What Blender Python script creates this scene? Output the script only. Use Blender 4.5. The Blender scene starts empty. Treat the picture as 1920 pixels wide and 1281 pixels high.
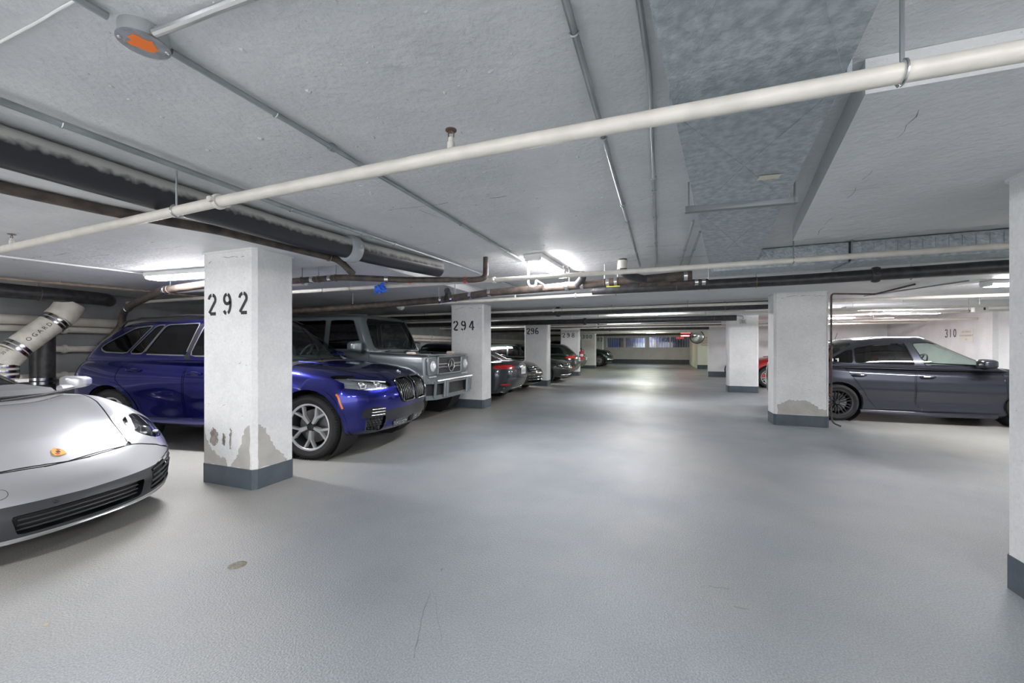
import bpy, bmesh, math, random
import numpy as np
from mathutils import Vector, Matrix

# ------------------------------------------------------------------ camera, world, exposure
scene = bpy.context.scene
COL = scene.collection
random.seed(7)
R = math.radians
EYE = 1.32
cam_d = bpy.data.cameras.new('camera'); cam = bpy.data.objects.new('camera', cam_d); COL.objects.link(cam)
cam_d.sensor_width = 36.0; cam_d.lens = 752.0 / 1920 * 36; cam_d.shift_y = 10.5 / 1920; cam_d.clip_start = 0.05; cam_d.clip_end = 200
cam.location = (0, 0, EYE); cam.rotation_euler = (R(90), 0, math.atan(278 / 752))
scene.camera = cam
world = bpy.data.worlds.new('world'); scene.world = world; world.use_nodes = True
world.node_tree.nodes['Background'].inputs[0].default_value = (0.70, 0.70, 0.705, 1)
world.node_tree.nodes['Background'].inputs[1].default_value = 1.3
vs = scene.view_settings; vs.view_transform = 'Standard'; vs.look = 'None'; vs.gamma = 1.0; vs.use_curve_mapping = False
vs.exposure = 1.62
por_d = bpy.data.lights.new('fill_portal', 'AREA'); por_d.shape = 'RECTANGLE'; por_d.size = 17.2; por_d.size_y = 2.3; por_d.cycles.is_portal = True   # sampling guide for the added world fill through the unseen open back side
por = bpy.data.objects.new('fill_portal', por_d); COL.objects.link(por); por.location = (-.4, -4.3, 1.18); por.rotation_euler = (R(90), 0, R(180))
LAMP = 1.5          # one knob for every fluorescent fitting
scene.cycles.use_denoising = True
scene.cycles.max_bounces = 10; scene.cycles.diffuse_bounces = 6; scene.cycles.glossy_bounces = 4; scene.cycles.transparent_max_bounces = 16
scene.cycles.sample_clamp_indirect = 6.0

# ------------------------------------------------------------------ materials
MATS = {}
def _nt(name):
    m = bpy.data.materials.new(name); m.use_nodes = True
    return m, m.node_tree, m.node_tree.nodes['Principled BSDF']
def mat(name, col, rough=0.5, metal=0.0, coat=0.0, spec=0.5, noise=0.0, nscale=6.0, bump=0.0, bscale=40.0, emit=None, estr=0.0, col2=None, crough=0.05):
    if name in MATS: return MATS[name]
    m, nt, b = _nt(name)
    b.inputs['Base Color'].default_value = (*col, 1); b.inputs['Roughness'].default_value = rough; b.inputs['Metallic'].default_value = metal
    b.inputs['Coat Weight'].default_value = coat; b.inputs['Coat Roughness'].default_value = crough; b.inputs['Specular IOR Level'].default_value = spec
    L = nt.links
    tc = nt.nodes.new('ShaderNodeTexCoord')
    if noise > 0:
        n = nt.nodes.new('ShaderNodeTexNoise'); n.inputs['Scale'].default_value = nscale; n.inputs['Detail'].default_value = 6
        L.new(tc.outputs['Object'], n.inputs['Vector'])
        r = nt.nodes.new('ShaderNodeValToRGB')
        c2 = col2 or tuple(max(0, c * (1 - noise)) for c in col)
        r.color_ramp.elements[0].position = .35; r.color_ramp.elements[0].color = (*c2, 1)
        r.color_ramp.elements[1].position = .65; r.color_ramp.elements[1].color = (*col, 1)
        L.new(n.outputs['Fac'], r.inputs['Fac']); L.new(r.outputs['Color'], b.inputs['Base Color'])
    if bump > 0:
        n2 = nt.nodes.new('ShaderNodeTexNoise'); n2.inputs['Scale'].default_value = bscale; n2.inputs['Detail'].default_value = 4
        L.new(tc.outputs['Object'], n2.inputs['Vector'])
        bp = nt.nodes.new('ShaderNodeBump'); bp.inputs['Strength'].default_value = bump; bp.inputs['Distance'].default_value = 0.01
        L.new(n2.outputs['Fac'], bp.inputs['Height']); L.new(bp.outputs['Normal'], b.inputs['Normal'])
    if emit:
        b.inputs['Emission Color'].default_value = (*emit, 1); b.inputs['Emission Strength'].default_value = estr
    MATS[name] = m
    return m
def glass(name, tint, refl=1.0):
    """thin glazing: tinted transparency under a Fresnel reflection"""
    if name in MATS: return MATS[name]
    m = bpy.data.materials.new(name); m.use_nodes = True; nt = m.node_tree; nt.nodes.clear(); L = nt.links
    out = nt.nodes.new('ShaderNodeOutputMaterial'); mx = nt.nodes.new('ShaderNodeMixShader')
    tr = nt.nodes.new('ShaderNodeBsdfTransparent'); tr.inputs[0].default_value = (*tint, 1)
    gl = nt.nodes.new('ShaderNodeBsdfGlossy'); gl.inputs['Roughness'].default_value = 0.02; gl.inputs[0].default_value = (refl, refl, refl, 1)
    lw = nt.nodes.new('ShaderNodeLayerWeight'); lw.inputs['Blend'].default_value = .5
    pw = nt.nodes.new('ShaderNodeMath'); pw.operation = 'POWER'; pw.inputs[1].default_value = 5.0; L.new(lw.outputs['Facing'], pw.inputs[0])
    fr = nt.nodes.new('ShaderNodeMath'); fr.operation = 'MULTIPLY_ADD'; fr.inputs[1].default_value = .93; fr.inputs[2].default_value = .06; L.new(pw.outputs[0], fr.inputs[0])
    L.new(fr.outputs[0], mx.inputs[0]); L.new(tr.outputs[0], mx.inputs[1]); L.new(gl.outputs[0], mx.inputs[2]); L.new(mx.outputs[0], out.inputs[0])
    MATS[name] = m
    return m
def paint(name, col, flake=0.6, rough=0.32):
    return mat(name, col, rough=rough, metal=flake, coat=1.0, crough=0.03)

# ------------------------------------------------------------------ mesh builder
class MB:
    def __init__(s): s.v = []; s.f = []
    def add(s, vs, fs):
        o = len(s.v); s.v.extend([tuple(map(float, p)) for p in vs]); s.f.extend([tuple(i + o for i in f) for f in fs]); return s
    def box(s, c, d, rz=0.0, ry=0.0, rx=0.0, bev=0.0):
        h = [x / 2 for x in d]
        if bev > 0:
            b = min(bev, min(h) * .95); V = []; idx = {}
            for sx in (-1, 1):
                for sy in (-1, 1):
                    for sz in (-1, 1):
                        for k in range(3):
                            p = [sx * h[0], sy * h[1], sz * h[2]]
                            for a in range(3):
                                if a != k: p[a] -= (sx, sy, sz)[a] * b
                            idx[(sx, sy, sz, k)] = len(V); V.append(p)
            Fs = []
            for k in range(3):
                a, c2 = [(1, 2), (2, 0), (0, 1)][k]
                for sg in (-1, 1):
                    def key(p, q):
                        t = [0, 0, 0]; t[k] = sg; t[a] = p; t[c2] = q; return idx[(*t, k)]
                    q = [key(-1, -1), key(1, -1), key(1, 1), key(-1, 1)]
                    Fs.append(q if sg > 0 else q[::-1])
            for k in range(3):       # edge along axis k
                a, c2 = [(1, 2), (2, 0), (0, 1)][k]
                for p in (-1, 1):
                    for q in (-1, 1):
                        def key(sk, kk):
                            t = [0, 0, 0]; t[k] = sk; t[a] = p; t[c2] = q; return idx[(*t, kk)]
                        Fs.append([key(-1, a), key(1, a), key(1, c2), key(-1, c2)] if p * q > 0 else [key(-1, c2), key(1, c2), key(1, a), key(-1, a)])
            for sx in (-1, 1):
                for sy in (-1, 1):
                    for sz in (-1, 1):
                        t = [idx[(sx, sy, sz, k)] for k in range(3)]
                        Fs.append(t if sx * sy * sz > 0 else t[::-1])
        else:
            V = [(x, y, z) for x in (-h[0], h[0]) for y in (-h[1], h[1]) for z in (-h[2], h[2])]
            Fs = [(0, 1, 3, 2), (4, 6, 7, 5), (0, 4, 5, 1), (2, 3, 7, 6), (0, 2, 6, 4), (1, 5, 7, 3)]
        M = Matrix.Translation(c) @ Matrix.Rotation(rz, 4, 'Z') @ Matrix.Rotation(ry, 4, 'Y') @ Matrix.Rotation(rx, 4, 'X')
        return s.add([M @ Vector(p) for p in V], Fs)
    def tube(s, pts, r, n=12, caps=True, closed=False):
        P = [Vector(p) for p in pts]; m = len(P)
        rs = r if isinstance(r, (list, tuple)) else [r] * m
        V = []; F = []; prev = None
        for i, p in enumerate(P):
            if closed: t = (P[(i + 1) % m] - P[i - 1]).normalized()
            elif i == 0: t = (P[1] - P[0]).normalized()
            elif i == m - 1: t = (P[-1] - P[-2]).normalized()
            else: t = ((P[i + 1] - p).normalized() + (p - P[i - 1]).normalized()).normalized()
            if prev is None:
                up = Vector((0, 0, 1)) if abs(t.z) < .9 else Vector((1, 0, 0)); a = t.cross(up).normalized()
            else:
                a = prev - t * prev.dot(t); a = a.normalized() if a.length > 1e-6 else t.orthogonal().normalized()
            prev = a; b = t.cross(a)
            for k in range(n):
                w = 2 * math.pi * k / n; V.append(p + (a * math.cos(w) + b * math.sin(w)) * rs[i])
        for i in range(m if closed else m - 1):
            j = (i + 1) % m
            for k in range(n): F.append((i * n + k, i * n + (k + 1) % n, j * n + (k + 1) % n, j * n + k))
        if caps and not closed:
            F.append(tuple(range(n - 1, -1, -1))); F.append(tuple((m - 1) * n + k for k in range(n)))
        return s.add(V, F)
    def lathe(s, prof, M=None, n=24, a0=0.0, a1=2 * math.pi):
        """prof: (radius, height) pairs round local Z"""
        full = abs(a1 - a0 - 2 * math.pi) < 1e-6; k = n if full else n + 1
        V = []; F = []
        for (r, h) in prof:
            for i in range(k):
                w = a0 + (a1 - a0) * i / n; V.append(Vector((r * math.cos(w), r * math.sin(w), h)))
        for j in range(len(prof) - 1):
            for i in range(n):
                i2 = (i + 1) % k; F.append((j * k + i, j * k + i2, (j + 1) * k + i2, (j + 1) * k + i))
        M = M or Matrix()
        return s.add([M @ p for p in V], F)
    def prism(s, poly, h, M=None):
        """poly in local XY extruded from z=0 to z=h"""
        n = len(poly); M = M or Matrix()
        V = [M @ Vector((x, y, 0)) for x, y in poly] + [M @ Vector((x, y, h)) for x, y in poly]
        F = [tuple(range(n - 1, -1, -1)), tuple(range(n, 2 * n))] + [(i, (i + 1) % n, n + (i + 1) % n, n + i) for i in range(n)]
        return s.add(V, F)
    def sphere(s, c, r, n=16, m=10, sc=(1, 1, 1)):
        prof = [(math.sin(math.pi * j / m) * r, -math.cos(math.pi * j / m) * r) for j in range(m + 1)]
        return s.lathe(prof, Matrix.Translation(c) @ Matrix.Diagonal((*sc, 1)), n)
    def build(s, name, m, parent=None, smooth=35.0, loc=None, fix=True):
        me = bpy.data.meshes.new(name); me.from_pydata(s.v, [], s.f)
        if fix:
            bm = bmesh.new(); bm.from_mesh(me); bmesh.ops.remove_doubles(bm, verts=bm.verts, dist=1e-6)
            bmesh.ops.recalc_face_normals(bm, faces=bm.faces); bm.to_mesh(me); bm.free()
        me.materials.append(m)
        if smooth:
            me.shade_smooth(); me.set_sharp_from_angle(angle=R(smooth))
        o = bpy.data.objects.new(name, me); COL.objects.link(o)
        if parent: o.parent = parent
        if loc: o.location = loc
        return o
def tag(o, label=None, cat=None, group=None, kind=None):
    if label: o['label'] = label
    if cat: o['category'] = cat
    if group: o['group'] = group
    if kind: o['kind'] = kind
    return o
def empty(name, loc=(0, 0, 0), rz=0.0, label=None, cat=None, group=None):
    o = bpy.data.objects.new(name, None); COL.objects.link(o); o.location = loc; o.rotation_euler = (0, 0, rz); o.empty_display_size = .1
    return tag(o, label, cat, group)
def frame_at(p, zdir, xdir=None):
    z = Vector(zdir).normalized(); x = Vector(xdir) if xdir else (Vector((0, 0, 1)) if abs(z.z) < .9 else Vector((1, 0, 0)))
    x = (x - z * x.dot(z)).normalized(); y = z.cross(x)
    M = Matrix((x, y, z)).transposed().to_4x4(); M.translation = Vector(p); return M
def bezier_bend(pts, rad, k=5):
    """polyline with its corners rounded"""
    P = [Vector(p) for p in pts]; out = [P[0]]
    for i in range(1, len(P) - 1):
        a = (P[i - 1] - P[i]); b = (P[i + 1] - P[i]); r = min(rad, a.length * .49, b.length * .49)
        A = P[i] + a.normalized() * r; B = P[i] + b.normalized() * r
        for j in range(k + 1):
            t = j / k; out.append(A * (1 - t) ** 2 + P[i] * 2 * t * (1 - t) + B * t * t)
    out.append(P[-1]); return out
# stencil digits: strokes in a 0.6 x 1 box
def arc(cx, cy, rx, ry, a0, a1, n=10): return [(cx + rx * math.cos(R(a0 + (a1 - a0) * i / n)), cy + ry * math.sin(R(a0 + (a1 - a0) * i / n))) for i in range(n + 1)]
DIG = {
 '0': [arc(.3, .5, .22, .43, 100, 260, 14), arc(.3, .5, .22, .43, 80, -80, 14)],
 '1': [[(.3, .04), (.3, .96)]],
 '2': [arc(.3, .72, .22, .22, 175, 100, 6), arc(.3, .72, .22, .22, 82, -20, 8) + [(.1, .1)], [(.17, .065), (.55, .065)]],
 '3': [arc(.28, .73, .21, .2, 160, 100, 6), arc(.28, .73, .22, .2, 80, -85, 10), arc(.28, .28, .23, .22, 85, -80, 10), arc(.28, .28, .22, .22, -100, -165, 6)],
 '4': [[(.36, .93), (.06, .3), (.3, .3)], [(.42, .02), (.42, .96)], [(.5, .3), (.6, .3)]],
 '5': [[(.5, .93), (.14, .93), (.12, .55)], arc(.28, .3, .23, .24, 110, -150, 12)],
 '6': [arc(.32, .5, .23, .44, 60, 180, 10) + arc(.3, .28, .21, .22, 180, 262, 6), arc(.3, .28, .21, .23, -80, 150, 10)],
 '7': [[(.06, .93), (.54, .93), (.22, .03)]],
 '8': [arc(.3, .73, .2, .21, 98, 262, 8), arc(.3, .73, .2, .21, 82, -82, 8), arc(.3, .27, .22, .23, 98, 262, 8), arc(.3, .27, .22, .23, 82, -82, 8)],
 '9': [arc(.3, .72, .21, .22, 100, 330, 10), arc(.28, .5, .23, .44, 78, 0, 8) + arc(.28, .5, .23, .44, 0, -75, 8), arc(.28, .27, .21, .21, -100, -160, 5)],
}
def stencil(text, h, M, w=.155, gap=.34, name='stencil_number', m=None, parent=None):
    b = MB(); x0 = 0; tot = len(text) * .6 + (len(text) - 1) * gap
    for ch in text:
        for st in DIG.get(ch, []):
            n = len(st)
            L = []; Rr = []
            for i, p in enumerate(st):
                a = st[max(i - 1, 0)]; c = st[min(i + 1, n - 1)]; dx, dy = c[0] - a[0], c[1] - a[1]; l = math.hypot(dx, dy) or 1
                nx, ny = -dy / l * w / 2, dx / l * w / 2
                L.append((p[0] + nx, p[1] + ny)); Rr.append((p[0] - nx, p[1] - ny))
            V = [M @ Vector(((x + x0 - tot / 2) * h, (y - .5) * h, 0)) for x, y in L + Rr]
            b.add(V, [(i, n + i, n + i + 1, i + 1) for i in range(n - 1)])
        x0 += .6 + gap
    return b.build(name, m, parent, smooth=0, fix=False)
def text_mesh(name, s, size, M, m, parent=None, ext=0.0, ax='CENTER'):
    cu = bpy.data.curves.new(name, 'FONT'); cu.body = s; cu.size = size; cu.align_x = ax; cu.align_y = 'CENTER'; cu.extrude = ext; cu.resolution_u = 2
    t = bpy.data.objects.new('text_tmp', cu); COL.objects.link(t)
    me = bpy.data.meshes.new_from_object(t.evaluated_get(bpy.context.evaluated_depsgraph_get()))
    bpy.data.objects.remove(t); bpy.data.curves.remove(cu)
    me.transform(M); me.materials.clear(); me.materials.append(m); me.name = name
    o = bpy.data.objects.new(name, me); COL.objects.link(o)
    if parent: o.parent = parent
    return o
# ------------------------------------------------------------------ surface materials
def surface(name, col, col2, rough, nscale, bump, bscale, speck=0.0, scol=(.2, .2, .2), big=None, bigscale=.5, rough2=None, bdist=.006, bump2=0.0, dust=False, grain=0.0, gscale=90):
    m, nt, b = _nt(name); L = nt.links; N = nt.nodes.new
    tc = N('ShaderNodeTexCoord')
    def noise(sc, det=6, rg=.55):
        n = N('ShaderNodeTexNoise'); n.inputs['Scale'].default_value = sc; n.inputs['Detail'].default_value = det; n.inputs['Roughness'].default_value = rg
        L.new(tc.outputs['Object'], n.inputs['Vector']); return n.outputs['Fac']
    def ramp(fac, p0, p1, c0, c1):
        r = N('ShaderNodeValToRGB'); e = r.color_ramp.elements; e[0].position = p0; e[1].position = p1; e[0].color = (*c0, 1); e[1].color = (*c1, 1)
        L.new(fac, r.inputs['Fac']); return r.outputs['Color']
    c = ramp(noise(nscale), .35, .68, col2, col)
    def mix(fac, a, bcol):
        mx = N('ShaderNodeMix'); mx.data_type = 'RGBA'; L.new(fac, mx.inputs[0]); L.new(a, mx.inputs[6])
        if isinstance(bcol, tuple): mx.inputs[7].default_value = (*bcol, 1)
        else: L.new(bcol, mx.inputs[7])
        return mx.outputs[2]
    if big: c = mix(ramp(noise(bigscale, 8, .6), .45, .72, (0, 0, 0), (1, 1, 1)), c, big)
    if dust:            # pale dust lies in the bays, the driven lane stays clean
        sp = N('ShaderNodeSeparateXYZ'); L.new(tc.outputs['Object'], sp.inputs[0]); nz = noise(.9, 7, .65)
        for (a0, a1) in ((-2.5, -3.6), (2.4, 3.8)):
            wv = N('ShaderNodeMath'); wv.operation = 'MULTIPLY_ADD'; L.new(nz, wv.inputs[0]); wv.inputs[1].default_value = 2.4 if a0 > 0 else -2.4; L.new(sp.outputs['X'], wv.inputs[2])
            mr = N('ShaderNodeMapRange'); L.new(wv.outputs[0], mr.inputs[0]); off = 1.2 if a0 > 0 else -1.2
            mr.inputs[1].default_value = a0 + off; mr.inputs[2].default_value = a1 + off; mr.inputs[3].default_value = 0; mr.inputs[4].default_value = .85
            c = mix(mr.outputs[0], c, (.36, .355, .325))
    if grain > 0:
        gr = N('ShaderNodeMapRange'); L.new(noise(gscale, 3, .6), gr.inputs[0]); gr.inputs[1].default_value = .3; gr.inputs[2].default_value = .7; gr.inputs[3].default_value = 1 - grain; gr.inputs[4].default_value = 1 + grain
        vm = N('ShaderNodeVectorMath'); vm.operation = 'SCALE'; L.new(c, vm.inputs[0]); L.new(gr.outputs[0], vm.inputs['Scale']); c = vm.outputs[0]
    if speck > 0: c = mix(ramp(noise(75, 2, .5), .735 - speck * .04, .765, (0, 0, 0), (1, 1, 1)), c, scol)
    L.new(c, b.inputs['Base Color'])
    b.inputs['Roughness'].default_value = rough
    if rough2:
        rr = N('ShaderNodeMapRange'); L.new(noise(1.3, 4), rr.inputs[0]); rr.inputs[1].default_value = .35; rr.inputs[2].default_value = .65; rr.inputs[3].default_value = rough; rr.inputs[4].default_value = rough2
        L.new(rr.outputs[0], b.inputs['Roughness'])
    if bump > 0:
        h = noise(bscale, 3, .5)
        if bump2 > 0:
            ad = N('ShaderNodeMath'); ad.operation = 'MULTIPLY_ADD'; L.new(noise(9, 5, .6), ad.inputs[0]); ad.inputs[1].default_value = bump2; L.new(h, ad.inputs[2]); h = ad.outputs[0]
        bp = N('ShaderNodeBump'); bp.inputs['Strength'].default_value = bump; bp.inputs['Distance'].default_value = bdist
        L.new(h, bp.inputs['Height']); L.new(bp.outputs['Normal'], b.inputs['Normal'])
    MATS[name] = m; return m
M_FLOOR = surface('painted_floor', (.262, .288, .305), (.205, .23, .247), 0.30, .8, .7, 100, big=(.30, .30, .285), bigscale=.3, rough2=.42, bdist=.008, dust=True, grain=.30, gscale=130)
M_CEIL = surface('painted_ceiling', (.69, .70, .705), (.59, .605, .615), .6, 1.6, .6, 34, speck=.35, scol=(.45, .46, .46), bdist=.007, bump2=2.6, grain=.03, gscale=45)
M_WALL = surface('painted_wall', (.75, .76, .76), (.63, .645, .65), .6, 1.6, .35, 30, speck=.3, scol=(.45, .45, .44), grain=.05, gscale=30)
M_COLUMN = surface('column_paint', (.80, .805, .80), (.70, .71, .71), .55, 2.5, .35, 45, speck=.45, scol=(.3, .3, .3), grain=.05, gscale=40)
M_BAND = surface('slate_band', (.085, .108, .13), (.06, .078, .095), .45, 5, .3, 50)
M_BARE = surface('bare_render', (.50, .49, .46), (.41, .40, .37), .8, 5, .5, 40, speck=.5, scol=(.25, .24, .22))
M_CREAM = surface('cream_paint', (.80, .82, .66), (.72, .74, .58), .55, 1.5, .2, 30)
M_STENCIL = mat('stencil_black', (.025, .027, .03), .6)
M_CRACK = mat('crack_dark', (.17, .17, .165), .9)
M_WHITE = mat('white_enamel', (.80, .80, .79), .35)
M_BLOCK = surface('grey_blockwork', (.30, .31, .32), (.22, .225, .23), .8, 2.0, .5, 30)
M_RED = mat('sign_red', (.55, .045, .035), .4)

def slab(name, x0, x1, y0, y1, z0, z1, m, kind='structure', parent=None):
    o = MB().box(((x0 + x1) / 2, (y0 + y1) / 2, (z0 + z1) / 2), (x1 - x0, y1 - y0, z1 - z0)).build(name, m, parent, smooth=0)
    if kind and not parent: o['kind'] = kind
    return o
XL, XR, YB, YF, ZS, ZD = -9.1, 8.3, -4.2, 34.0, 2.37, 2.24
floor = slab('floor', XL - .2, XR + .2, YB - .2, YF + 2.2, -.15, 0, M_FLOOR)
ceiling = slab('ceiling', XL - .2, XR + .2, YB - .2, YF + 2.2, ZS, ZS + .2, M_CEIL)
wall_l = slab('wall_left', XL - .2, XL, YB, YF, 0, ZS, M_BLOCK)
wall_r = slab('wall_right', XR, XR + .2, YB, 19.74, 0, ZS, M_WALL)
b = MB()          # far wall with two window openings
for (x0, x1, z0, z1) in ((XL, 3.2, 0, 1.30), (XL, -4.16, 1.30, ZS), (-1.16, -.80, 1.30, ZS), (2.18, 3.2, 1.30, ZS), (-4.16, -1.16, 2.08, ZS), (-.80, 2.18, 2.12, ZS)): b.box(((x0 + x1) / 2, YF + .1, (z0 + z1) / 2), (x1 - x0, .2, z1 - z0))
wall_f = b.build('wall_far', M_WALL, None, smooth=0); wall_f['kind'] = 'structure'
wall_s = slab('wall_store', -5.2, 3.4, YF + 1.9, YF + 2.0, 0, ZS, mat('store_blue_grey', (.24, .25, .34), .7, noise=.5, nscale=3))
wall_p = slab('wall_partition', 2.0, XR, 19.74, 20.0, 0, ZS, M_WALL)
wall_c = slab('wall_stairwell', 2.12, XR, 26.72, 33.99, 0, ZS, M_CREAM)
slab('baseboard_far', XL, 3.0, YF - .012, YF, 0, .33, M_BAND)
slab('baseboard_partition', 1.988, XR, 19.728, 19.74, 0, .24, M_BAND); 
slab('baseboard_stairwell', 2.108, XR, 26.708, 26.72, 0, .24, M_BAND)
slab('baseboard_right', XR - .012, XR, YB, 19.7, 0, .2, M_BAND)
for i, (y0, y1) in enumerate(((14.25, 14.75), (9.0, 9.5))): slab('trim_%d' % (i + 1), XR - .12, XR, y0, y1, 0, ZS, M_WALL)
slab('trim_3', 2.2, 2.45, 33.9, 34.0, 0, ZS, M_WALL)
# dropped ceiling panels round the column lines
def drop(name, poly, z0=ZD):
    o = MB().prism(poly, ZS - z0 - .001, Matrix.Translation((0, 0, z0))).build(name, M_CEIL, None, smooth=0); o['kind'] = 'structure'; return o
dropA = drop('ceiling_drop_left', [(XL, YB), (-3.0, YB), (-3.0, 6.69), (XL, 6.69)])
dropB = drop('ceiling_drop_right', [(.70, 1.815), (XR, 1.85), (XR, 4.13), (1.075, 4.1)])
drop('ceiling_drop_second', [(XL, 6.7), (XR, 6.7), (XR, 9.3), (XL, 9.3)])
drop('ceiling_drop_third', [(XL, 12.0), (XR, 12.0), (XR, 14.6), (XL, 14.6)], ZD + .01)
drop('ceiling_drop_fourth', [(XL, 17.2), (XR, 17.2), (XR, 19.9), (XL, 19.9)], ZD)
drop('ceiling_drop_fifth', [(XL, 24.0), (XR, 24.0), (XR, 26.6), (XL, 26.6)], ZD)

# ------------------------------------------------------------------ cracks and joints on the concrete
def crack(pts, w=.006, brk=.25, jit=.012, parent=None, seed=1, nrm=(0, 0, -1), name='crack', step=.06):
    rnd = random.Random(seed); b = MB(); nrm = Vector(nrm); P = [Vector(p) for p in pts]
    for a, c in zip(P[:-1], P[1:]):
        d = (c - a); n = max(2, int(d.length / step)); t = d.normalized(); s = t.cross(nrm).normalized(); q = None; on = True
        for i in range(n + 1):
            p = a + d * (i / n) + s * rnd.uniform(-jit, jit) + nrm * .0012; ww = w * rnd.uniform(.25, 1.1)
            if rnd.random() < brk: on = not on
            if q is not None and on: b.add([q[0] - s * q[1] / 2, q[0] + s * q[1] / 2, p + s * ww / 2, p - s * ww / 2], [(0, 1, 2, 3)])
            q = (p, ww)
    return b.build(name, M_CRACK, parent, smooth=0, fix=False) if b.f else None
for k, (pts, w) in enumerate([([(-1.55, 4.35, ZS), (-.4, 4.42, ZS), (.3, 4.45, ZS)], .010), ([(-2.6, 4.62, ZS), (-1.5, 4.66, ZS)], .010), ([(-.62, 5.05, ZS), (.5, 5.1, ZS)], .012),
                              ([(-1.95, 2.55, ZS), (-1.0, 2.6, ZS)], .006), ([(-2.2, 2.05, ZS), (-1.75, 2.5, ZS), (-1.6, 3.2, ZS)], .005), ([(-2.4, 3.5, ZS), (-1.6, 3.55, ZS)], .006)]):
    crack(pts, w, parent=ceiling, seed=k + 3)
for k, (pts, w) in enumerate([([(-6.6, 2.15, ZD), (-4.2, 2.2, ZD), (-3.3, 2.3, ZD)], .007), ([(-6.2, 2.3, ZD), (-3.9, 2.4, ZD)], .006), ([(-3.05, 1.0, ZD), (-3.0, 2.6, ZD)], .006), ([(-7.5, 2.6, ZD), (-5.2, 2.68, ZD)], .005)]):
    crack(pts, w, parent=dropA, seed=k + 30)
for k, (pts, w) in enumerate([([(1.0, 2.9, ZD), (2.0, 2.93, ZD)], .005), ([(1.3, 3.4, ZD), (2.4, 3.45, ZD)], .006), ([(.95, 2.0, ZD), (1.2, 3.95, ZD)], .004), ([(1.15, 4.08, ZD), (3.0, 4.1, ZD)], .006)]):
    crack(pts, w, parent=dropB, seed=k + 50)
# paint blisters and concrete bumps on the near ceiling
rnd = random.Random(11)
M_BLIS = M_CEIL
b = MB()
for i in range(150):
    x = rnd.uniform(-2.3, -.05); y = rnd.uniform(.75, 4.2); r = rnd.uniform(.003, .010) * (1 if rnd.random() < .9 else 1.8)
    b.lathe([(0, -.6 * r), (.7 * r, -.4 * r), (r * 1.1, 0.0008)], Matrix.Translation((x, y, ZS)) @ Matrix.Rotation(rnd.uniform(0, 3), 4, 'Z') @ Matrix.Diagonal((rnd.uniform(.6, 2.2), 1, 1, 1)), 6)
tag(b.build('paint_blister_speckle', M_BLIS, ceiling), kind='stuff')
# floor: saw-cut joint, scuffs, drain cover, litter
crack([(-.60, .75, 0), (-.74, 1.0, .0), (-.98, 1.45, 0), (-1.12, 1.75, 0), (-1.22, 2.1, 0)], .007, .10, .003, floor, 71, (0, 0, 1), 'floor_crack', .03)
crack([(-1.12, 1.85, 0), (-.9, 1.55, 0)], .0018, .3, .004, floor, 72, (0, 0, 1), 'floor_crack')
crack([(2.0, 6.9, 0), (2.3, 6.0, 0)], .003, .3, .008, floor, 73, (0, 0, 1), 'floor_crack')
for k, (x, y) in enumerate([(.25, 2.45), (.42, 2.62), (.35, 2.3), (.62, 3.6), (1.35, 3.9), (1.7, 4.0), (.05, 5.2)]):
    crack([(x, y, 0), (x + .10, y + .015, 0)], .006, .3, .006, floor, 80 + k, (0, 0, 1), 'scuff', .03)
d = empty('floor_drain_cover', (-2.40, 1.70, 0), 0, 'small round tan drain cover set in the grey floor near the silver sports car', 'drain cover')
b = MB(); b.lathe([(0, .003), (.036, .004), (.044, .003), (.05, .0005)], None, 24); b.build('rim', mat('drain_brass', (.24, .22, .15), .6, noise=.5, nscale=60), d)
b = MB()
for k in range(-2, 3): b.box((0, k * .013, .0042), (.06 - abs(k) * .010, .005, .002))
b.build('slot', M_CRACK, d)
for k, (x, y, c) in enumerate([(-2.75, 1.02, (.5, .38, .22)), (1.06, 1.95, (.4, .2, .1)), (.66, 1.55, (.42, .24, .12))]):
    b = MB(); b.add([(0, 0, .001), (.02, .006, .006), (.03, -.004, .002), (.014, -.012, .004)], [(0, 1, 2), (0, 2, 3)])
    o = b.build('dry_leaf', mat('leaf_%d' % k, c, .8), None, 0, (x, y, .001), fix=False)
    tag(o, ['pale dry leaf scrap on the floor before the silver sports car', 'brown leaf scrap on the floor by the near right column', 'reddish leaf scrap on the floor toward the bottom right'][k], 'leaf')

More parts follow.
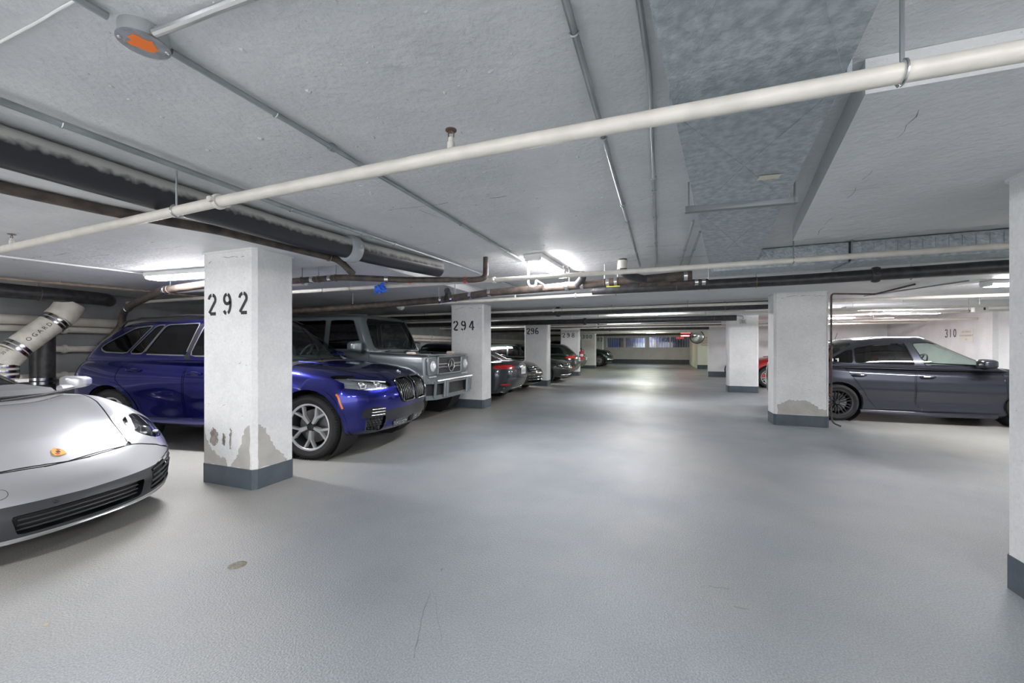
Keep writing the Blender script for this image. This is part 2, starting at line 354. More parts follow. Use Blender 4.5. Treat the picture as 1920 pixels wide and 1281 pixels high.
# ------------------------------------------------------------------ columns
def chamfer_rect(x0, x1, y0, y1, c): return [(x0 + c, y0), (x1 - c, y0), (x1, y0 + c), (x1, y1 - c), (x1 - c, y1), (x0 + c, y1), (x0, y1 - c), (x0, y0 + c)]
def blob(pts, n, seed, jit):
    """jagged closed outline through pts"""
    rnd = random.Random(seed); out = []
    for i, p in enumerate(pts):
        q = pts[(i + 1) % len(pts)]
        for k in range(n):
            t = k / n; j = jit if k else 0
            out.append((p[0] + (q[0] - p[0]) * t + rnd.uniform(-j, j), p[1] + (q[1] - p[1]) * t + rnd.uniform(-j, j)))
    return out
def column(x0, x1, y0, y1, zt, label, num=None, numx=None, numz=1.62, numh=.155, patches=(), ch=.035, gap=.34):
    root = empty('concrete_column', ((x0 + x1) / 2, (y0 + y1) / 2, 0), 0, label, 'column')
    cx, cy = (x0 + x1) / 2, (y0 + y1) / 2
    MB().prism(chamfer_rect(x0 - cx, x1 - cx, y0 - cy, y1 - cy, ch), zt, Matrix()).build('shaft', M_COLUMN, root, smooth=0)
    MB().prism(chamfer_rect(x0 - cx - .005, x1 - cx + .005, y0 - cy - .005, y1 - cy + .005, ch), .185, Matrix()).build('base_band', M_BAND, root, smooth=0)
    MB().prism(chamfer_rect(x0 - cx - .012, x1 - cx + .012, y0 - cy - .012, y1 - cy + .012, ch), .018, Matrix.Translation((0, 0, zt - .018))).build('top_fillet', M_COLUMN, root, smooth=0)
    if num: stencil(num, numh, Matrix.Translation(((numx if numx is not None else cx) - cx, y0 - cy - .002, numz)) @ Matrix.Rotation(R(90), 4, 'X'), m=M_STENCIL, parent=root, gap=gap)
    for k, (face, pts, seed, m) in enumerate(patches):
        lim = ((x1 - x0) if face == 'front' else (y1 - y0)) / 2 - ch
        pl = [(max(-lim, min(lim, a)), max(.1855, q)) for a, q in blob(pts, 7, seed, .012)]
        if face == 'front': M = Matrix.Translation((0, y0 - cy - .0004 - .0004 * k, 0)) @ Matrix.Rotation(R(90), 4, 'X')
        else: M = Matrix.Translation(((x1 - cx) + .0004 + .0004 * k, 0, 0)) @ Matrix.Rotation(R(90), 4, 'Z') @ Matrix.Rotation(R(90), 4, 'X')
        MB().prism(pl, .0008 + .0002 * k, M).build('bare_patch', m, root, smooth=0)
    crack([(x0 - cx + .1, y0 - cy, zt - .1), (x0 - cx + .3, y0 - cy, zt - .06), (x1 - cx - .05, y0 - cy, zt - .08)], .006, .3, .01, root, int(x0 * 10 + y0 * 7), (0, -1, 0), 'crack', .04)
    if y0 < 9:
        rs = random.Random(int(y0 * 31 + x0 * 7))
        for k in range(14):
            px, pz = rs.uniform(x0 - cx + .08, x1 - cx - .08), rs.uniform(.5, 2.1); crack([(px, y0 - cy, pz), (px + rs.uniform(-.05, .05), y0 - cy, pz + rs.uniform(-.02, .02))], .004, .2, .006, root, k, (0, -1, 0), 'scuff', .015)
    return root
M_SCUFF = surface('scuffed_render', (.38, .36, .32), (.2, .19, .17), .8, 18, .8, 60)
c292 = column(-4.225, -3.505, 2.64, 3.075, ZD, 'near white concrete column stencilled 292 between the silver and blue cars', '292', -3.862, 1.732, .208, gap=.42, patches=[
    ('front', [(-.335, .185), (.0, .185), (-.02, .25), (-.13, .28), (-.22, .33), (-.29, .42), (-.335, .56)], 3, M_BARE),
    ('front', [(.04, .185), (.3, .185), (.3, .60), (.24, .56), (.18, .40), (.12, .27)], 4, M_BARE),
    ('right', [(-.18, .185), (.14, .185), (.09, .24), (.02, .32), (-.06, .44), (-.1, .54), (-.18, .60)], 5, M_BARE),
    ('front', [(-.24, .40), (-.19, .36), (-.13, .40), (-.13, .50), (-.19, .54), (-.23, .50)], 6, M_SCUFF),
    ('front', [(.04, .36), (.055, .36), (.065, .50), (.05, .55), (.04, .5)], 8, M_SCUFF),
    ('front', [(-.06, .40), (-.03, .38), (-.02, .47), (-.05, .50)], 9, M_SCUFF)])
column(-4.35, -3.55, 7.85, 8.28, ZD, 'white concrete column stencilled 294 beside the silver off-roader', '294', -4.03, 1.79, .215, gap=.3)
column(-4.43, -3.60, 13.22, 13.65, ZD + .01, 'white concrete column stencilled 296 beside the dark saloon', '296', -4.13, 1.87, .215, gap=.12)
column(-4.38, -3.52, 18.36, 18.80, ZD, 'white concrete column stencilled 298 with a fire extinguisher on its side', '298', -4.0, 1.87, .215, gap=.42)
column(-4.67, -3.77, 25.06, 25.5, ZD, 'white concrete column stencilled 300 carrying a printed notice', '300', -4.28, 1.97, .25, gap=.3)
column(-4.9, -4.0, 30.3, 30.7, ZS, 'white concrete column stencilled 302 behind the green off-roader', '302', -4.35, 1.88, .28, gap=.25)
column(1.79, 2.57, 2.6, 3.03, ZD, 'cream white column cut off by the right edge of the picture', ch=.03)
column(1.812, 2.585, 7.93, 8.36, ZD, 'white column with a big bare patch and brown conduit beside the grey saloon', patches=[
    ('front', [(-.34, .185), (.386, .185), (.386, .30), (.26, .30), (.14, .40), (.06, .44), (-.08, .42), (-.16, .45), (-.24, .38), (-.34, .35)], 12, M_BARE)])
column(1.868, 2.65, 13.24, 13.67, ZD + .01, 'plain white column carrying a small box near its top, left of the red car')
# ------------------------------------------------------------------ vehicle library
from mathutils.bvhtree import BVHTree
def curve(pts):
    """monotone cubic through (x, y) pairs"""
    P = sorted(pts); X = np.array([p[0] for p in P], float); Y = np.array([p[1] for p in P], float)
    if len(P) == 1: return lambda x: np.full(np.shape(x), Y[0])
    h = np.diff(X); d = np.diff(Y) / h; m = np.zeros(len(X)); m[0] = d[0]; m[-1] = d[-1]
    for i in range(1, len(X) - 1):
        if d[i - 1] * d[i] > 0:
            w1 = 2 * h[i] + h[i - 1]; w2 = h[i] + 2 * h[i - 1]; m[i] = (w1 + w2) / (w1 / d[i - 1] + w2 / d[i])
    def f(x):
        x = np.clip(np.asarray(x, float), X[0], X[-1]); i = np.clip(np.searchsorted(X, x) - 1, 0, len(X) - 2)
        t = (x - X[i]) / h[i]; t2 = t * t; t3 = t2 * t
        return (2 * t3 - 3 * t2 + 1) * Y[i] + (t3 - 2 * t2 + t) * h[i] * m[i] + (-2 * t3 + 3 * t2) * Y[i + 1] + (t3 - t2) * h[i] * m[i + 1]
    return f
def const(v): return lambda x: np.full(np.shape(x), float(v))
def cv(p): return curve(p) if isinstance(p, (list, tuple)) else const(p)
def rbox(n, r, k):
    ax = []
    for i in range(3):
        c = [(1 - r[i]) + r[i] * math.tan(math.pi / 4 * j / k) for j in range(k + 1)]
        mid = list(np.linspace(-(1 - r[i]), 1 - r[i], n[i] + 1))
        ax.append([-v for v in reversed(c[1:])] + mid + c[1:])
    V = []; key = {}; F = []
    def vid(p):
        q = tuple(round(v, 6) for v in p)
        if q not in key: key[q] = len(V); V.append(p)
        return key[q]
    for i in range(3):
        a, b = [(1, 2), (2, 0), (0, 1)][i]
        for sg in (-1, 1):
            for u in range(len(ax[a]) - 1):
                for w in range(len(ax[b]) - 1):
                    q = []
                    for (du, dw) in ((0, 0), (1, 0), (1, 1), (0, 1)):
                        p = [0, 0, 0]; p[i] = float(sg); p[a] = ax[a][u + du]; p[b] = ax[b][w + dw]; q.append(vid(p))
                    F.append(q if sg > 0 else q[::-1])
    V = np.array(V); rr = np.array(r); q = np.clip(V, -(1 - rr), 1 - rr); d = (V - q) / rr
    return q + rr * d / np.linalg.norm(d, axis=1, keepdims=True), F
def volume(n=(30, 14, 10), r=(.1, .2, .3), k=4, xf=None, xr=None, top=None, bot=None, plan=None, sect=None, crown=0.0, planf=(.2, 3), planr=(.2, 3), flare=(), extra=None):
    A, F = rbox(n, r, k); a, b, c = A[:, 0], A[:, 1], (A[:, 2] + 1) / 2
    XF = cv(xf)(c) - planf[0] * np.abs(b) ** planf[1]; XR = cv(xr)(c) + planr[0] * np.abs(b) ** planr[1]
    x = XR + (a + 1) / 2 * (XF - XR); zb = cv(bot)(x); zt = cv(top)(x) - cv(crown)(x) * b * b
    z = zb + c * (zt - zb); y = b * cv(plan)(x) * cv(sect)(c)
    for (xw, s, amt, c0) in flare:
        y = y + np.sign(b) * (np.abs(b) > .5) * amt * np.exp(-((x - xw) / s) ** 2) * np.exp(-((c - c0) / .35) ** 2)
    if extra: x, y, z = extra(x, y, z, b, c)
    return np.stack([x, y, z], 1), F
def sd_poly(poly, P):
    poly = np.array(poly); d = np.full(len(P), 1e9); s = np.ones(len(P)); n = len(poly)
    for i in range(n):
        a = poly[i]; e = poly[i - 1] - a; w = P - a
        t = np.clip((w @ e) / max(e @ e, 1e-12), 0, 1); q = w - t[:, None] * e; d = np.minimum(d, (q * q).sum(1))
        c1 = P[:, 1] >= a[1]; c2 = P[:, 1] < poly[i - 1][1]; c3 = e[0] * w[:, 1] > e[1] * w[:, 0]
        flip = (c1 & c2 & c3) | (~c1 & ~c2 & ~c3); s[flip] *= -1
    return s * np.sqrt(d)
def soft(pts, rad=.03, k=4):
    """closed 2D outline with rounded corners"""
    P = [Vector((p[0], p[1])) for p in pts]; out = []; n = len(P)
    for i in range(n):
        a = P[i - 1] - P[i]; b = P[(i + 1) % n] - P[i]; r = min(rad, a.length * .45, b.length * .45)
        A = P[i] + a.normalized() * r; B = P[i] + b.normalized() * r
        for j in range(k + 1):
            t = j / k; q = A * (1 - t) ** 2 + P[i] * 2 * t * (1 - t) + B * t * t; out.append((q.x, q.y))
    return out
def oval(cx, cy, rx, ry, n=28, rot=0.0):
    o = []
    for i in range(n):
        w = 2 * math.pi * i / n; u, v = rx * math.cos(w), ry * math.sin(w); o.append((cx + u * math.cos(rot) - v * math.sin(rot), cy + u * math.sin(rot) + v * math.cos(rot)))
    return o
class Shell:
    def __init__(s, V, F):
        s.bm = bmesh.new(); vs = [s.bm.verts.new(p) for p in V]
        for f in F:
            q = []
            for i in f:
                if vs[i] not in q: q.append(vs[i])
            if len(q) > 2:
                try: s.bm.faces.new(q)
                except ValueError: pass
        s.bm.normal_update(); s.bvh = BVHTree.FromBMesh(s.bm)
        s.lab = s.bm.faces.layers.int.new('lab'); s.names = {0: 'base'}
    def proj(s, pr, co):
        if pr == 'side': return co[:, [0, 2]]
        if pr == 'top': return np.stack([co[:, 0], np.abs(co[:, 1])], 1)
        if pr == 'top1': return co[:, :2]
        if pr == 'lamp': return np.stack([np.abs(co[:, 1]), -.574 * co[:, 0] + .819 * co[:, 2]], 1)
        if pr == 'front1': return co[:, [1, 2]]
        return np.stack([np.abs(co[:, 1]), co[:, 2]], 1)            # front / rear, mirrored
    def faces(s, filt):
        out = []
        for f in s.bm.faces:
            if filt(f.calc_center_median(), f.normal): out.append(f)
        return out
    def cut(s, pr, poly, level, filt):
        bm = s.bm; fl = s.faces(filt)
        ed = list({e for f in fl for e in f.edges})
        if not ed: return
        A = np.array([e.verts[0].co for e in ed]); B = np.array([e.verts[1].co for e in ed])
        fa = sd_poly(poly, s.proj(pr, A)) - level; fb = sd_poly(poly, s.proj(pr, B)) - level
        ix = np.where(fa * fb < 0)[0]
        if len(ix) == 0: return
        lo = np.zeros(len(ix)); hi = np.ones(len(ix)); a = A[ix]; d = B[ix] - a; sa = np.sign(fa[ix])
        for _ in range(9):
            mid = (lo + hi) / 2; fm = sd_poly(poly, s.proj(pr, a + d * mid[:, None])) - level
            same = np.sign(fm) == sa; lo = np.where(same, mid, lo); hi = np.where(same, hi, mid)
        t = np.clip((lo + hi) / 2, .01, .99)
        new = set()
        for j, i in enumerate(ix):
            e = ed[i]; v0 = e.verts[0]; n0 = v0.normal.lerp(e.verts[1].normal, t[j])
            _, nv = bmesh.utils.edge_split(e, v0, float(t[j])); nv.normal = n0; new.add(nv)
        for f in fl:
            if not f.is_valid: continue
            nv = [v for v in f.verts if v in new]
            if len(nv) < 2: continue
            pairs = [(nv[0], nv[1])] if len(nv) < 4 else [(nv[0], nv[1]), (nv[2], nv[3])]
            g = f
            for p, q in pairs:
                try:
                    for h in [x for x in p.link_faces if q in x.verts and (x is f or x in (g,))] or [f]:
                        r = bmesh.utils.face_split(h, p, q); g = r[0] if r else g; break
                except Exception: pass
    def mark(s, pr, poly, lo, hi, filt, name):
        idx = next((k for k, v in s.names.items() if v == name), None)
        if idx is None: idx = len(s.names); s.names[idx] = name
        fl = s.faces(filt)
        if not fl: return
        C = np.array([f.calc_center_median() for f in fl]); d = sd_poly(poly, s.proj(pr, C))
        for f, v in zip(fl, d):
            if lo <= v < hi: f[s.lab] = idx
    def region(s, pr, poly, name, filt, ring=0.0, ringname=None):
        s.cut(pr, poly, 0.0, filt)
        if ring: s.cut(pr, poly, ring, filt); s.mark(pr, poly, 0.0, ring, filt, ringname)
        s.mark(pr, poly, -9, 0.0, filt, name)
    def panel(s, pr, poly, name, filt, gap=.004):
        s.cut(pr, poly, -gap, filt); s.cut(pr, poly, gap, filt)
        s.mark(pr, poly, -gap, gap, filt, 'panel_gap')
        if name: s.mark(pr, poly, -9, -gap, filt, name)
    def hit(s, pr, u, v, far=6.0):
        if pr == 'side+': o, d = Vector((u, far, v)), Vector((0, -1, 0))
        elif pr == 'side-': o, d = Vector((u, -far, v)), Vector((0, 1, 0))
        elif pr == 'front': o, d = Vector((far, u, v)), Vector((-1, 0, 0))
        elif pr == 'rear': o, d = Vector((-far, u, v)), Vector((1, 0, 0))
        else: o, d = Vector((u, v, far)), Vector((0, 0, -1))
        p, n, _, _ = s.bvh.ray_cast(o, d); return (p, n) if p else (o, -d)
    def islands(s, fl):
        left = set(fl); out = []
        while left:
            st = [left.pop()]; comp = [st[0]]
            while st:
                f = st.pop()
                for e in f.edges:
                    for g in e.link_faces:
                        if g in left: left.discard(g); st.append(g); comp.append(g)
            out.append(comp)
        out.sort(key=len, reverse=True); big = [c for c in out if len(c) > 5] or out[:1]
        for c in out:
            if len(c) <= 5 and c is not big[0]:
                ctr = c[0].calc_center_median(); min(big, key=lambda b: (b[0].calc_center_median() - ctr).length).extend(c)
        return big
    def emit(s, root, table, drop=('hole',)):
        """table: label -> [(object name, material, inset)]; normals stay those of the whole skin"""
        bm = s.bm; bm.verts.index_update(); bm.faces.ensure_lookup_table()
        groups = {}
        for f in bm.faces: groups.setdefault(s.names[f[s.lab]], []).append(f)
        out = {}
        for name, fl in groups.items():
            if name in drop: continue
            sets = [fl] if name == 'base' else s.islands(fl)
            for fs in sets:
                for ent in table.get(name, table['base']):
                    oname, m, inset = ent[:3]; idx = {}; V = []; Nn = []; F = []
                    for f in fs:
                        q = []
                        for v in f.verts:
                            k = v.index
                            if k not in idx: idx[k] = len(V); V.append(v.co - v.normal * inset); Nn.append(v.normal.copy())
                            q.append(idx[k])
                        F.append(q)
                    me = bpy.data.meshes.new(oname); me.from_pydata(V, [], F); me.materials.append(m); me.shade_smooth()
                    me.normals_split_custom_set_from_vertices([tuple(n) for n in Nn])
                    o = bpy.data.objects.new(oname, me); COL.objects.link(o); o.parent = root; out.setdefault(oname, []).append(o)
        return out
side = lambda c, n: abs(n.y) > .40
side_lo = lambda c, n: abs(n.y) > .22
front = lambda c, n: n.x > .12 and c.x > 0
rear = lambda c, n: n.x < -.12 and c.x < 0
topf = lambda c, n: n.z > .15

M_TYRE = mat('tyre_rubber', (.022, .022, .023), .75, bump=.3, bscale=60)
M_BLACK = mat('black_plastic', (.015, .015, .016), .55)
M_GLOSSBLACK = mat('gloss_black', (.008, .008, .009), .12, coat=.5)
M_DKGREY = mat('dark_grey_plastic', (.034, .037, .041), .42)
M_CHROME = mat('chrome', (.80, .81, .82), .08, 1.0)
M_SATIN = mat('satin_metal', (.55, .56, .57), .3, 1.0)
M_ALLOY = mat('alloy', (.62, .63, .64), .25, .9)
M_DKALLOY = mat('dark_alloy', (.06, .062, .066), .35, .7)
M_GLASS = glass('clear_glass', (.78, .88, .84))
M_TINT = glass('tinted_glass', (.10, .11, .12))
M_DARKTINT = glass('privacy_glass', (.035, .04, .045))
M_LENS = glass('lamp_lens', (.93, .95, .97))
M_BUCKET = mat('lamp_bucket', (.12, .125, .13), .2, .8)
M_REDLENS = mat('red_lens', (.42, .012, .012), .12, coat=.6)
M_AMBER = mat('amber_lens', (.85, .22, .03), .25, coat=.4)
M_CABIN = mat('cabin_trim', (.02, .02, .022), .7)
M_SEAT = mat('seat_leather', (.03, .03, .032), .5)
M_PLATE = mat('number_plate', (.75, .76, .78), .4)
M_DISC = mat('brake_disc', (.35, .35, .36), .35, 1.0)
M_BLUE = mat('badge_blue', (.03, .2, .6), .3); M_BWHITE = mat('badge_white', (.85, .85, .86), .3)

def ytube(x, y, z): return Matrix.Translation((x, y, z)) @ Matrix.Rotation(R(-90), 4, 'X')
WHEELS = {}
def wheel_mesh(style, r, w, rim_r, seg):
    k = (style, r, w, rim_r, seg)
    if k in WHEELS: return WHEELS[k]
    h = w / 2; M = Matrix.Rotation(R(-90), 4, 'X')       # local z -> +y (outer side at +z)
    t = MB()
    prof = [(rim_r - .01, -h * .8), (rim_r + .02, -h * .92), ((rim_r + r) / 2, -h), (r - .03, -h * .93), (r - .006, -h * .78)]
    for g in (-.5, -.17, .17, .5): prof += [(r, h * (g - .07) * 1.2), (r - .009, h * (g - .05) * 1.2), (r - .009, h * (g + .05) * 1.2), (r, h * (g + .07) * 1.2)]
    prof += [(r - .006, h * .78), (r - .03, h * .93), ((rim_r + r) / 2, h), (rim_r + .02, h * .92), (rim_r - .01, h * .8)]
    t.lathe(prof, M, seg)
    if seg >= 60:            # shoulder sipes
        for i in range(seg):
            w0 = 2 * math.pi * i / seg; c = Vector((math.cos(w0), math.sin(w0), 0))
            t.box(M @ Vector((c.x * (r - .004), c.y * (r - .004), h * .80)), (.012, .05, .004), ry=-w0)
    d = {'tyre': t}
    rim = MB()
    rim.lathe([(rim_r - .012, -h * .8), (rim_r - .03, -h * .3), (rim_r - .035, h * .55), (rim_r - .012, h * .82), (rim_r + .004, h * .86), (rim_r + .008, h * .8)], M, max(24, seg // 2))
    d['rim'] = rim
    sp = MB(); zf = h * .72
    def bar(a0, r0, a1, r1, w0, w1, z0=zf, z1=zf, th=.03):
        p0 = Vector((r0 * math.cos(a0), r0 * math.sin(a0), 0)); p1 = Vector((r1 * math.cos(a1), r1 * math.sin(a1), 0)); dd = (p1 - p0).normalized(); s = Vector((-dd.y, dd.x, 0))
        V = []
        for p, ww, z in ((p0, w0, z0), (p1, w1, z1)):
            for (e, zz) in ((-1, z - th), (1, z - th), (.6, z), (-.6, z)): V.append(M @ (p + s * e * ww / 2 + Vector((0, 0, zz))))
        sp.add(V, [(0, 1, 2, 3), (7, 6, 5, 4), (0, 4, 5, 1), (1, 5, 6, 2), (2, 6, 7, 3), (3, 7, 4, 0)])
    R1 = rim_r - .012
    if style == 'y5':
        for i in range(5):
            a = 2 * math.pi * i / 5 + R(90)
            for e in (-1, 1): bar(a + e * .10, .045, a + e * .085, .60 * R1, .034, .036, zf - .012, zf); bar(a + e * .085, .57 * R1, a + e * .27, R1, .036, .042, zf, zf + .004)
    elif style == 'mesh':
        for i in range(10):
            a = 2 * math.pi * i / 10
            bar(a, .05, a + .19, R1, .020, .016, zf - .02, zf); bar(a, .05, a - .19, R1, .020, .016, zf - .02, zf)
    elif style == 'y6':
        for i in range(6):
            a = 2 * math.pi * i / 6 + R(90); bar(a, .03, a, .5 * R1, .05, .05); bar(a, .48 * R1, a + .25, R1, .034, .034); bar(a, .48 * R1, a - .25, R1, .034, .034)
    elif style == 'tri5':
        for i in range(5):
            a = 2 * math.pi * i / 5 + R(90); bar(a - .12, .06, a - .2, R1, .03, .05); bar(a + .12, .06, a + .2, R1, .03, .05)
    else:
        for i in range(10): a = 2 * math.pi * i / 10; bar(a, .04, a, R1, .03, .035)
    sp.lathe([(R1 - .010, h * .76), (R1 - .004, h * .83), (rim_r + .002, h * .865), (rim_r + .006, h * .84)], M, max(24, seg // 2))
    d['spokes'] = sp
    d['cap'] = MB().lathe([(.0, zf + .006), (.03, zf + .005), (.036, zf - .002), (.055, zf - .02), (.06, zf - .045)], M, 20)
    d['disc'] = MB().lathe([(0, -.01), (rim_r * .72, -.01), (rim_r * .72, .015), (.07, .02), (0, .02)], M, 28)
    WHEELS[k] = d
    return d
def add_wheel(root, x, y, z, sgn, style, r, w, rim_r, seg=36, rimmat=None, caliper=None, spin=0.0, face=None):
    d = wheel_mesh(style, r, w, rim_r, seg); M = Matrix.Translation((x, y, z)) @ (Matrix() if sgn > 0 else Matrix.Rotation(R(180), 4, 'Z')) @ Matrix.Rotation(spin, 4, 'Y')
    def put(name, mb, m, parent):
        key = '_me_' + name + str(id(mb)) + m.name
        me = MATS.get(key)
        if me is None:
            o = mb.build(name, m, None, 40, fix=True); me = o.data; MATS[key] = me
        else: o = bpy.data.objects.new(name, me); COL.objects.link(o)
        o.parent = parent; return o
    t = put('wheel', d['tyre'], M_TYRE, root); t.matrix_local = M
    rm = rimmat or M_ALLOY
    put('rim', d['rim'], rm, t); put('spoke_face', d['spokes'], face or rm, t); put('hub_cap', d['cap'], M_DKALLOY, t); put('brake_disc', d['disc'], M_DISC, t)
    if caliper: 
        c = MB().box((0.16, .03, .06), (.1, .05, .16), bev=.02).build('brake_caliper', caliper, t)
    return t
def seat_set(root, xs, y, z, h=.5, w=.42):
    for x in xs:
        for s in (-1, 1):
            b = MB(); b.box((x, s * y, z + h * .35), (.13, w, h * .75), ry=R(-10), bev=.05); b.box((x - .05, s * y, z + h * .86), (.09, .24, .17), ry=R(-8), bev=.04)
            b.build('seat', M_SEAT, root)
def steering(root, x, y, z):
    M = frame_at((x, y, z), (-.9, 0, .45)); b = MB()
    b.tube([M @ Vector((.18 * math.cos(2 * math.pi * i / 24), .18 * math.sin(2 * math.pi * i / 24), 0)) for i in range(24)], .014, 8, closed=True)
    b.tube([M @ Vector((-.17, 0, 0)), M @ Vector((.17, 0, 0))], .016, 6); b.lathe([(0, .01), (.05, .008), (.055, -.02)], M, 12)
    b.build('steering_wheel', M_CABIN, root)
def door_mirror(root, x, y, z, m, L=.2, H=.13, D=.2, low=None):
    for s in (-1, 1):
        A, F = rbox((3, 3, 3), (.7, .6, .6), 3)
        V = [(x + p[0] * D / 2 - .05 * abs(p[1]) , s * (y + .14 + p[1] * .5 * L), z + p[2] * H / 2 * (1 - .2 * p[1])) for p in A]
        o = MB().add(V, F).build('mirror_housing', m, root, 80)
        MB().tube([(x + .03, s * (y - .03), z - H * .45), (x + .01, s * (y + .09), z - H * .35)], [.035, .028], 8).build('mirror_arm', low or M_BLACK, o)
        V = [(x - D * .5 - .012, s * (y + .14 - L * .36), z - H * .34), (x - D * .5 - .022, s * (y + .14 + L * .34), z - H * .28), (x - D * .5 - .022, s * (y + .14 + L * .34), z + H * .26), (x - D * .5 - .012, s * (y + .14 - L * .36), z + H * .34)]
        MB().add(V, [(0, 1, 2, 3)]).build('mirror_glass', M_CHROME, o, 0)
def handle(root, S, x, z, m, s, L=.2, h=.028, cup=True):
    p, n = S.hit('side+' if s > 0 else 'side-', x, z)
    b = MB(); q = [(x - L / 2, p.y + n.y * .004, z), (x - L / 2 + .03, p.y + n.y * .03, z + .004), (x + L / 2 - .03, p.y + n.y * .03, z + .006), (x + L / 2, p.y + n.y * .004, z + .004)]
    b.tube(bezier_bend(q, .03, 3), h / 2, 8)
    o = b.build('door_handle', m, root)
    if cup:
        A, F = rbox((2, 2, 2), (.8, .8, .8), 3); MB().add([(x + a[0] * L * .34, p.y + n.y * .001 + a[1] * .006, z - .004 + a[2] * .03) for a in A], F).build('handle_cup', M_BLACK, o, 80)
def strip(S, pr, pts, w, name, m, root, off=.004, th=.004):
    """a thin bead that follows the skin along pts in the given projection"""
    P = []
    for (u, v) in pts:
        p, n = S.hit(pr, u, v); P.append(p + n * off)
    return MB().tube(P, w / 2, 6).build(name, m, root)
def decal_disc(S, pr, u, v, r, name, m, root, off=.003, th=.004, n=20):
    p, nn = S.hit(pr, u, v); M = frame_at(p + nn * off, nn)
    return MB().lathe([(0, th), (r * .8, th), (r, th * .4), (r, -th)], M, n).build(name, m, root), M
def roundel(S, pr, u, v, r, root):
    o, M = decal_disc(S, pr, u, v, r, 'badge', M_GLOSSBLACK, root, .002, .004)
    for k in range(4):
        MB().lathe([(0, .0048), (r * .62, .0048)], M, 5, math.pi / 2 * k, math.pi / 2 * (k + 1)).build('badge_quadrant', M_BLUE if k % 2 else M_BWHITE, o, 0, fix=False)
    MB().tube([M @ Vector((r * .97 * math.cos(2 * math.pi * i / 24), r * .97 * math.sin(2 * math.pi * i / 24), .003)) for i in range(24)], r * .05, 5, closed=True).build('badge_ring', M_CHROME, o)
def build_car(sp):
    root = empty(sp.get('name', 'car'), sp['loc'], R(sp['rz']), sp['label'], 'car')
    pm = sp['paint']; lowv = volume(**sp['low']); S = Shell(*lowv); U = Shell(*volume(**sp['up']))
    w = sp['wheels']; hw = w['y']
    lowm = sp.get('lowmat')
    for (pr, poly, name, filt) in sp.get('panels', ()): S.panel(pr, poly, name, filt)
    for reg in sp.get('regions', ()): S.region(*reg)
    if lowm:
        zc = sp['lowz']; far = 9
        S.region('side', [(-far, -1), (far, -1), (far, zc), (-far, zc)], 'cladding', lambda c, n: abs(n.y) > .15 or abs(n.x) > .15)
    for xw in (w['fx'], w['rx']):
        inner = lambda c, n: abs(c.y) > hw - w['w'] - .06
        circ = oval(xw, w['r'] + w.get('dz', 0.01), w['arch'], w['arch'], 44)
        if w.get('lip'):
            S.cut('side', circ, w['lip'], side_lo); S.cut('side', circ, 0, inner); S.mark('side', circ, 0, w['lip'], side_lo, 'arch_lip')
        else: S.cut('side', circ, 0, inner)
        S.mark('side', circ, -9, 0, inner, 'hole')
    # deck under the glasshouse is cabin trim
    ux = sp['deck']; S.region('top', [(ux[0], -1), (ux[1], -1), (ux[1], ux[2]), (ux[0], ux[2])], 'cabin_deck', lambda c, n: n.z > .6 and c.z > sp['deckz'])
    for k, (poly, gname) in enumerate(sp['side_windows']): U.region('side', soft(poly, .035), gname, side, .016, 'window_trim')
    if sp.get('windshield'): U.region('front', soft(sp['windshield'], .07), 'windscreen', front, .022, 'windscreen_seal')
    if sp.get('rear_window'): U.region('rear', soft(sp['rear_window'], .07), 'rear_screen', rear, .022, 'windscreen_seal')
    for reg in sp.get('upregions', ()): U.region(*reg)
    T = {'base': [('body', pm, 0)], 'door': [('door', pm, 0, 'split')], 'rear_door': [('rear_door', pm, 0, 'split')], 'hood': [('hood', pm, 0)], 'bumper': [('bumper', pm, 0)], 'trunk_lid': [('trunk_lid', pm, 0)],
         'panel_gap': [('panel_gap', M_BLACK, .006)], 'arch_lip': [('arch_lip', sp.get('lipmat', pm), -.006)], 'cabin_deck': [('cabin_deck', M_CABIN, 0)], 'cladding': [('sill_cladding', lowm or M_BLACK, -.002)],
         'headlight': [('headlight', M_LENS, 0, 'split'), ('headlight_bucket', sp.get('bucket', M_BUCKET), .05, 'split')], 'headlight_seal': [('headlight_seal', M_GLOSSBLACK, 0)],
         'tail_light': [('tail_light', M_REDLENS, -.002, 'split')], 'grille': [('grille_backing', M_BLACK, .045)], 'grille_rim': [('grille_rim', M_GLOSSBLACK, -.006)], 'intake': [('air_intake', M_BLACK, .05)], 'intake_rim': [('intake_rim', M_DKGREY, 0)],
         'black_trim': [('black_trim', M_GLOSSBLACK, .002)], 'valance': [('valance', M_DKGREY, 0)], 'marker': [('side_marker', M_AMBER, -.003, 'split')], 'red_marker': [('reflector', M_REDLENS, -.003, 'split')]}
    T.update(sp.get('table', {}))
    S.emit(root, T)
    rt = [('roof', sp.get('roofmat', pm), 0), ('headliner', M_CABIN, .022)]
    UT = {'base': rt, 'windscreen': [('windscreen', sp.get('wglass', M_GLASS), .004)], 'rear_screen': [('rear_window', sp.get('rglass', M_TINT), .004)], 'window_trim': [('window_trim', sp.get('trim', M_GLOSSBLACK), -.001)], 'windscreen_seal': [('windscreen_seal', M_GLOSSBLACK, .001)],
          'side_glass': [('side_window', sp.get('sglass', M_TINT), .006, 'split')], 'rear_glass': [('rear_side_window', sp.get('rsglass', M_DARKTINT), .006, 'split')], 'quarter_glass': [('quarter_window', sp.get('rsglass', M_DARKTINT), .006, 'split')], 'pillar': [('pillar_trim', M_GLOSSBLACK, 0)]}
    UT.update(sp.get('uptable', {}))
    U.emit(root, UT)
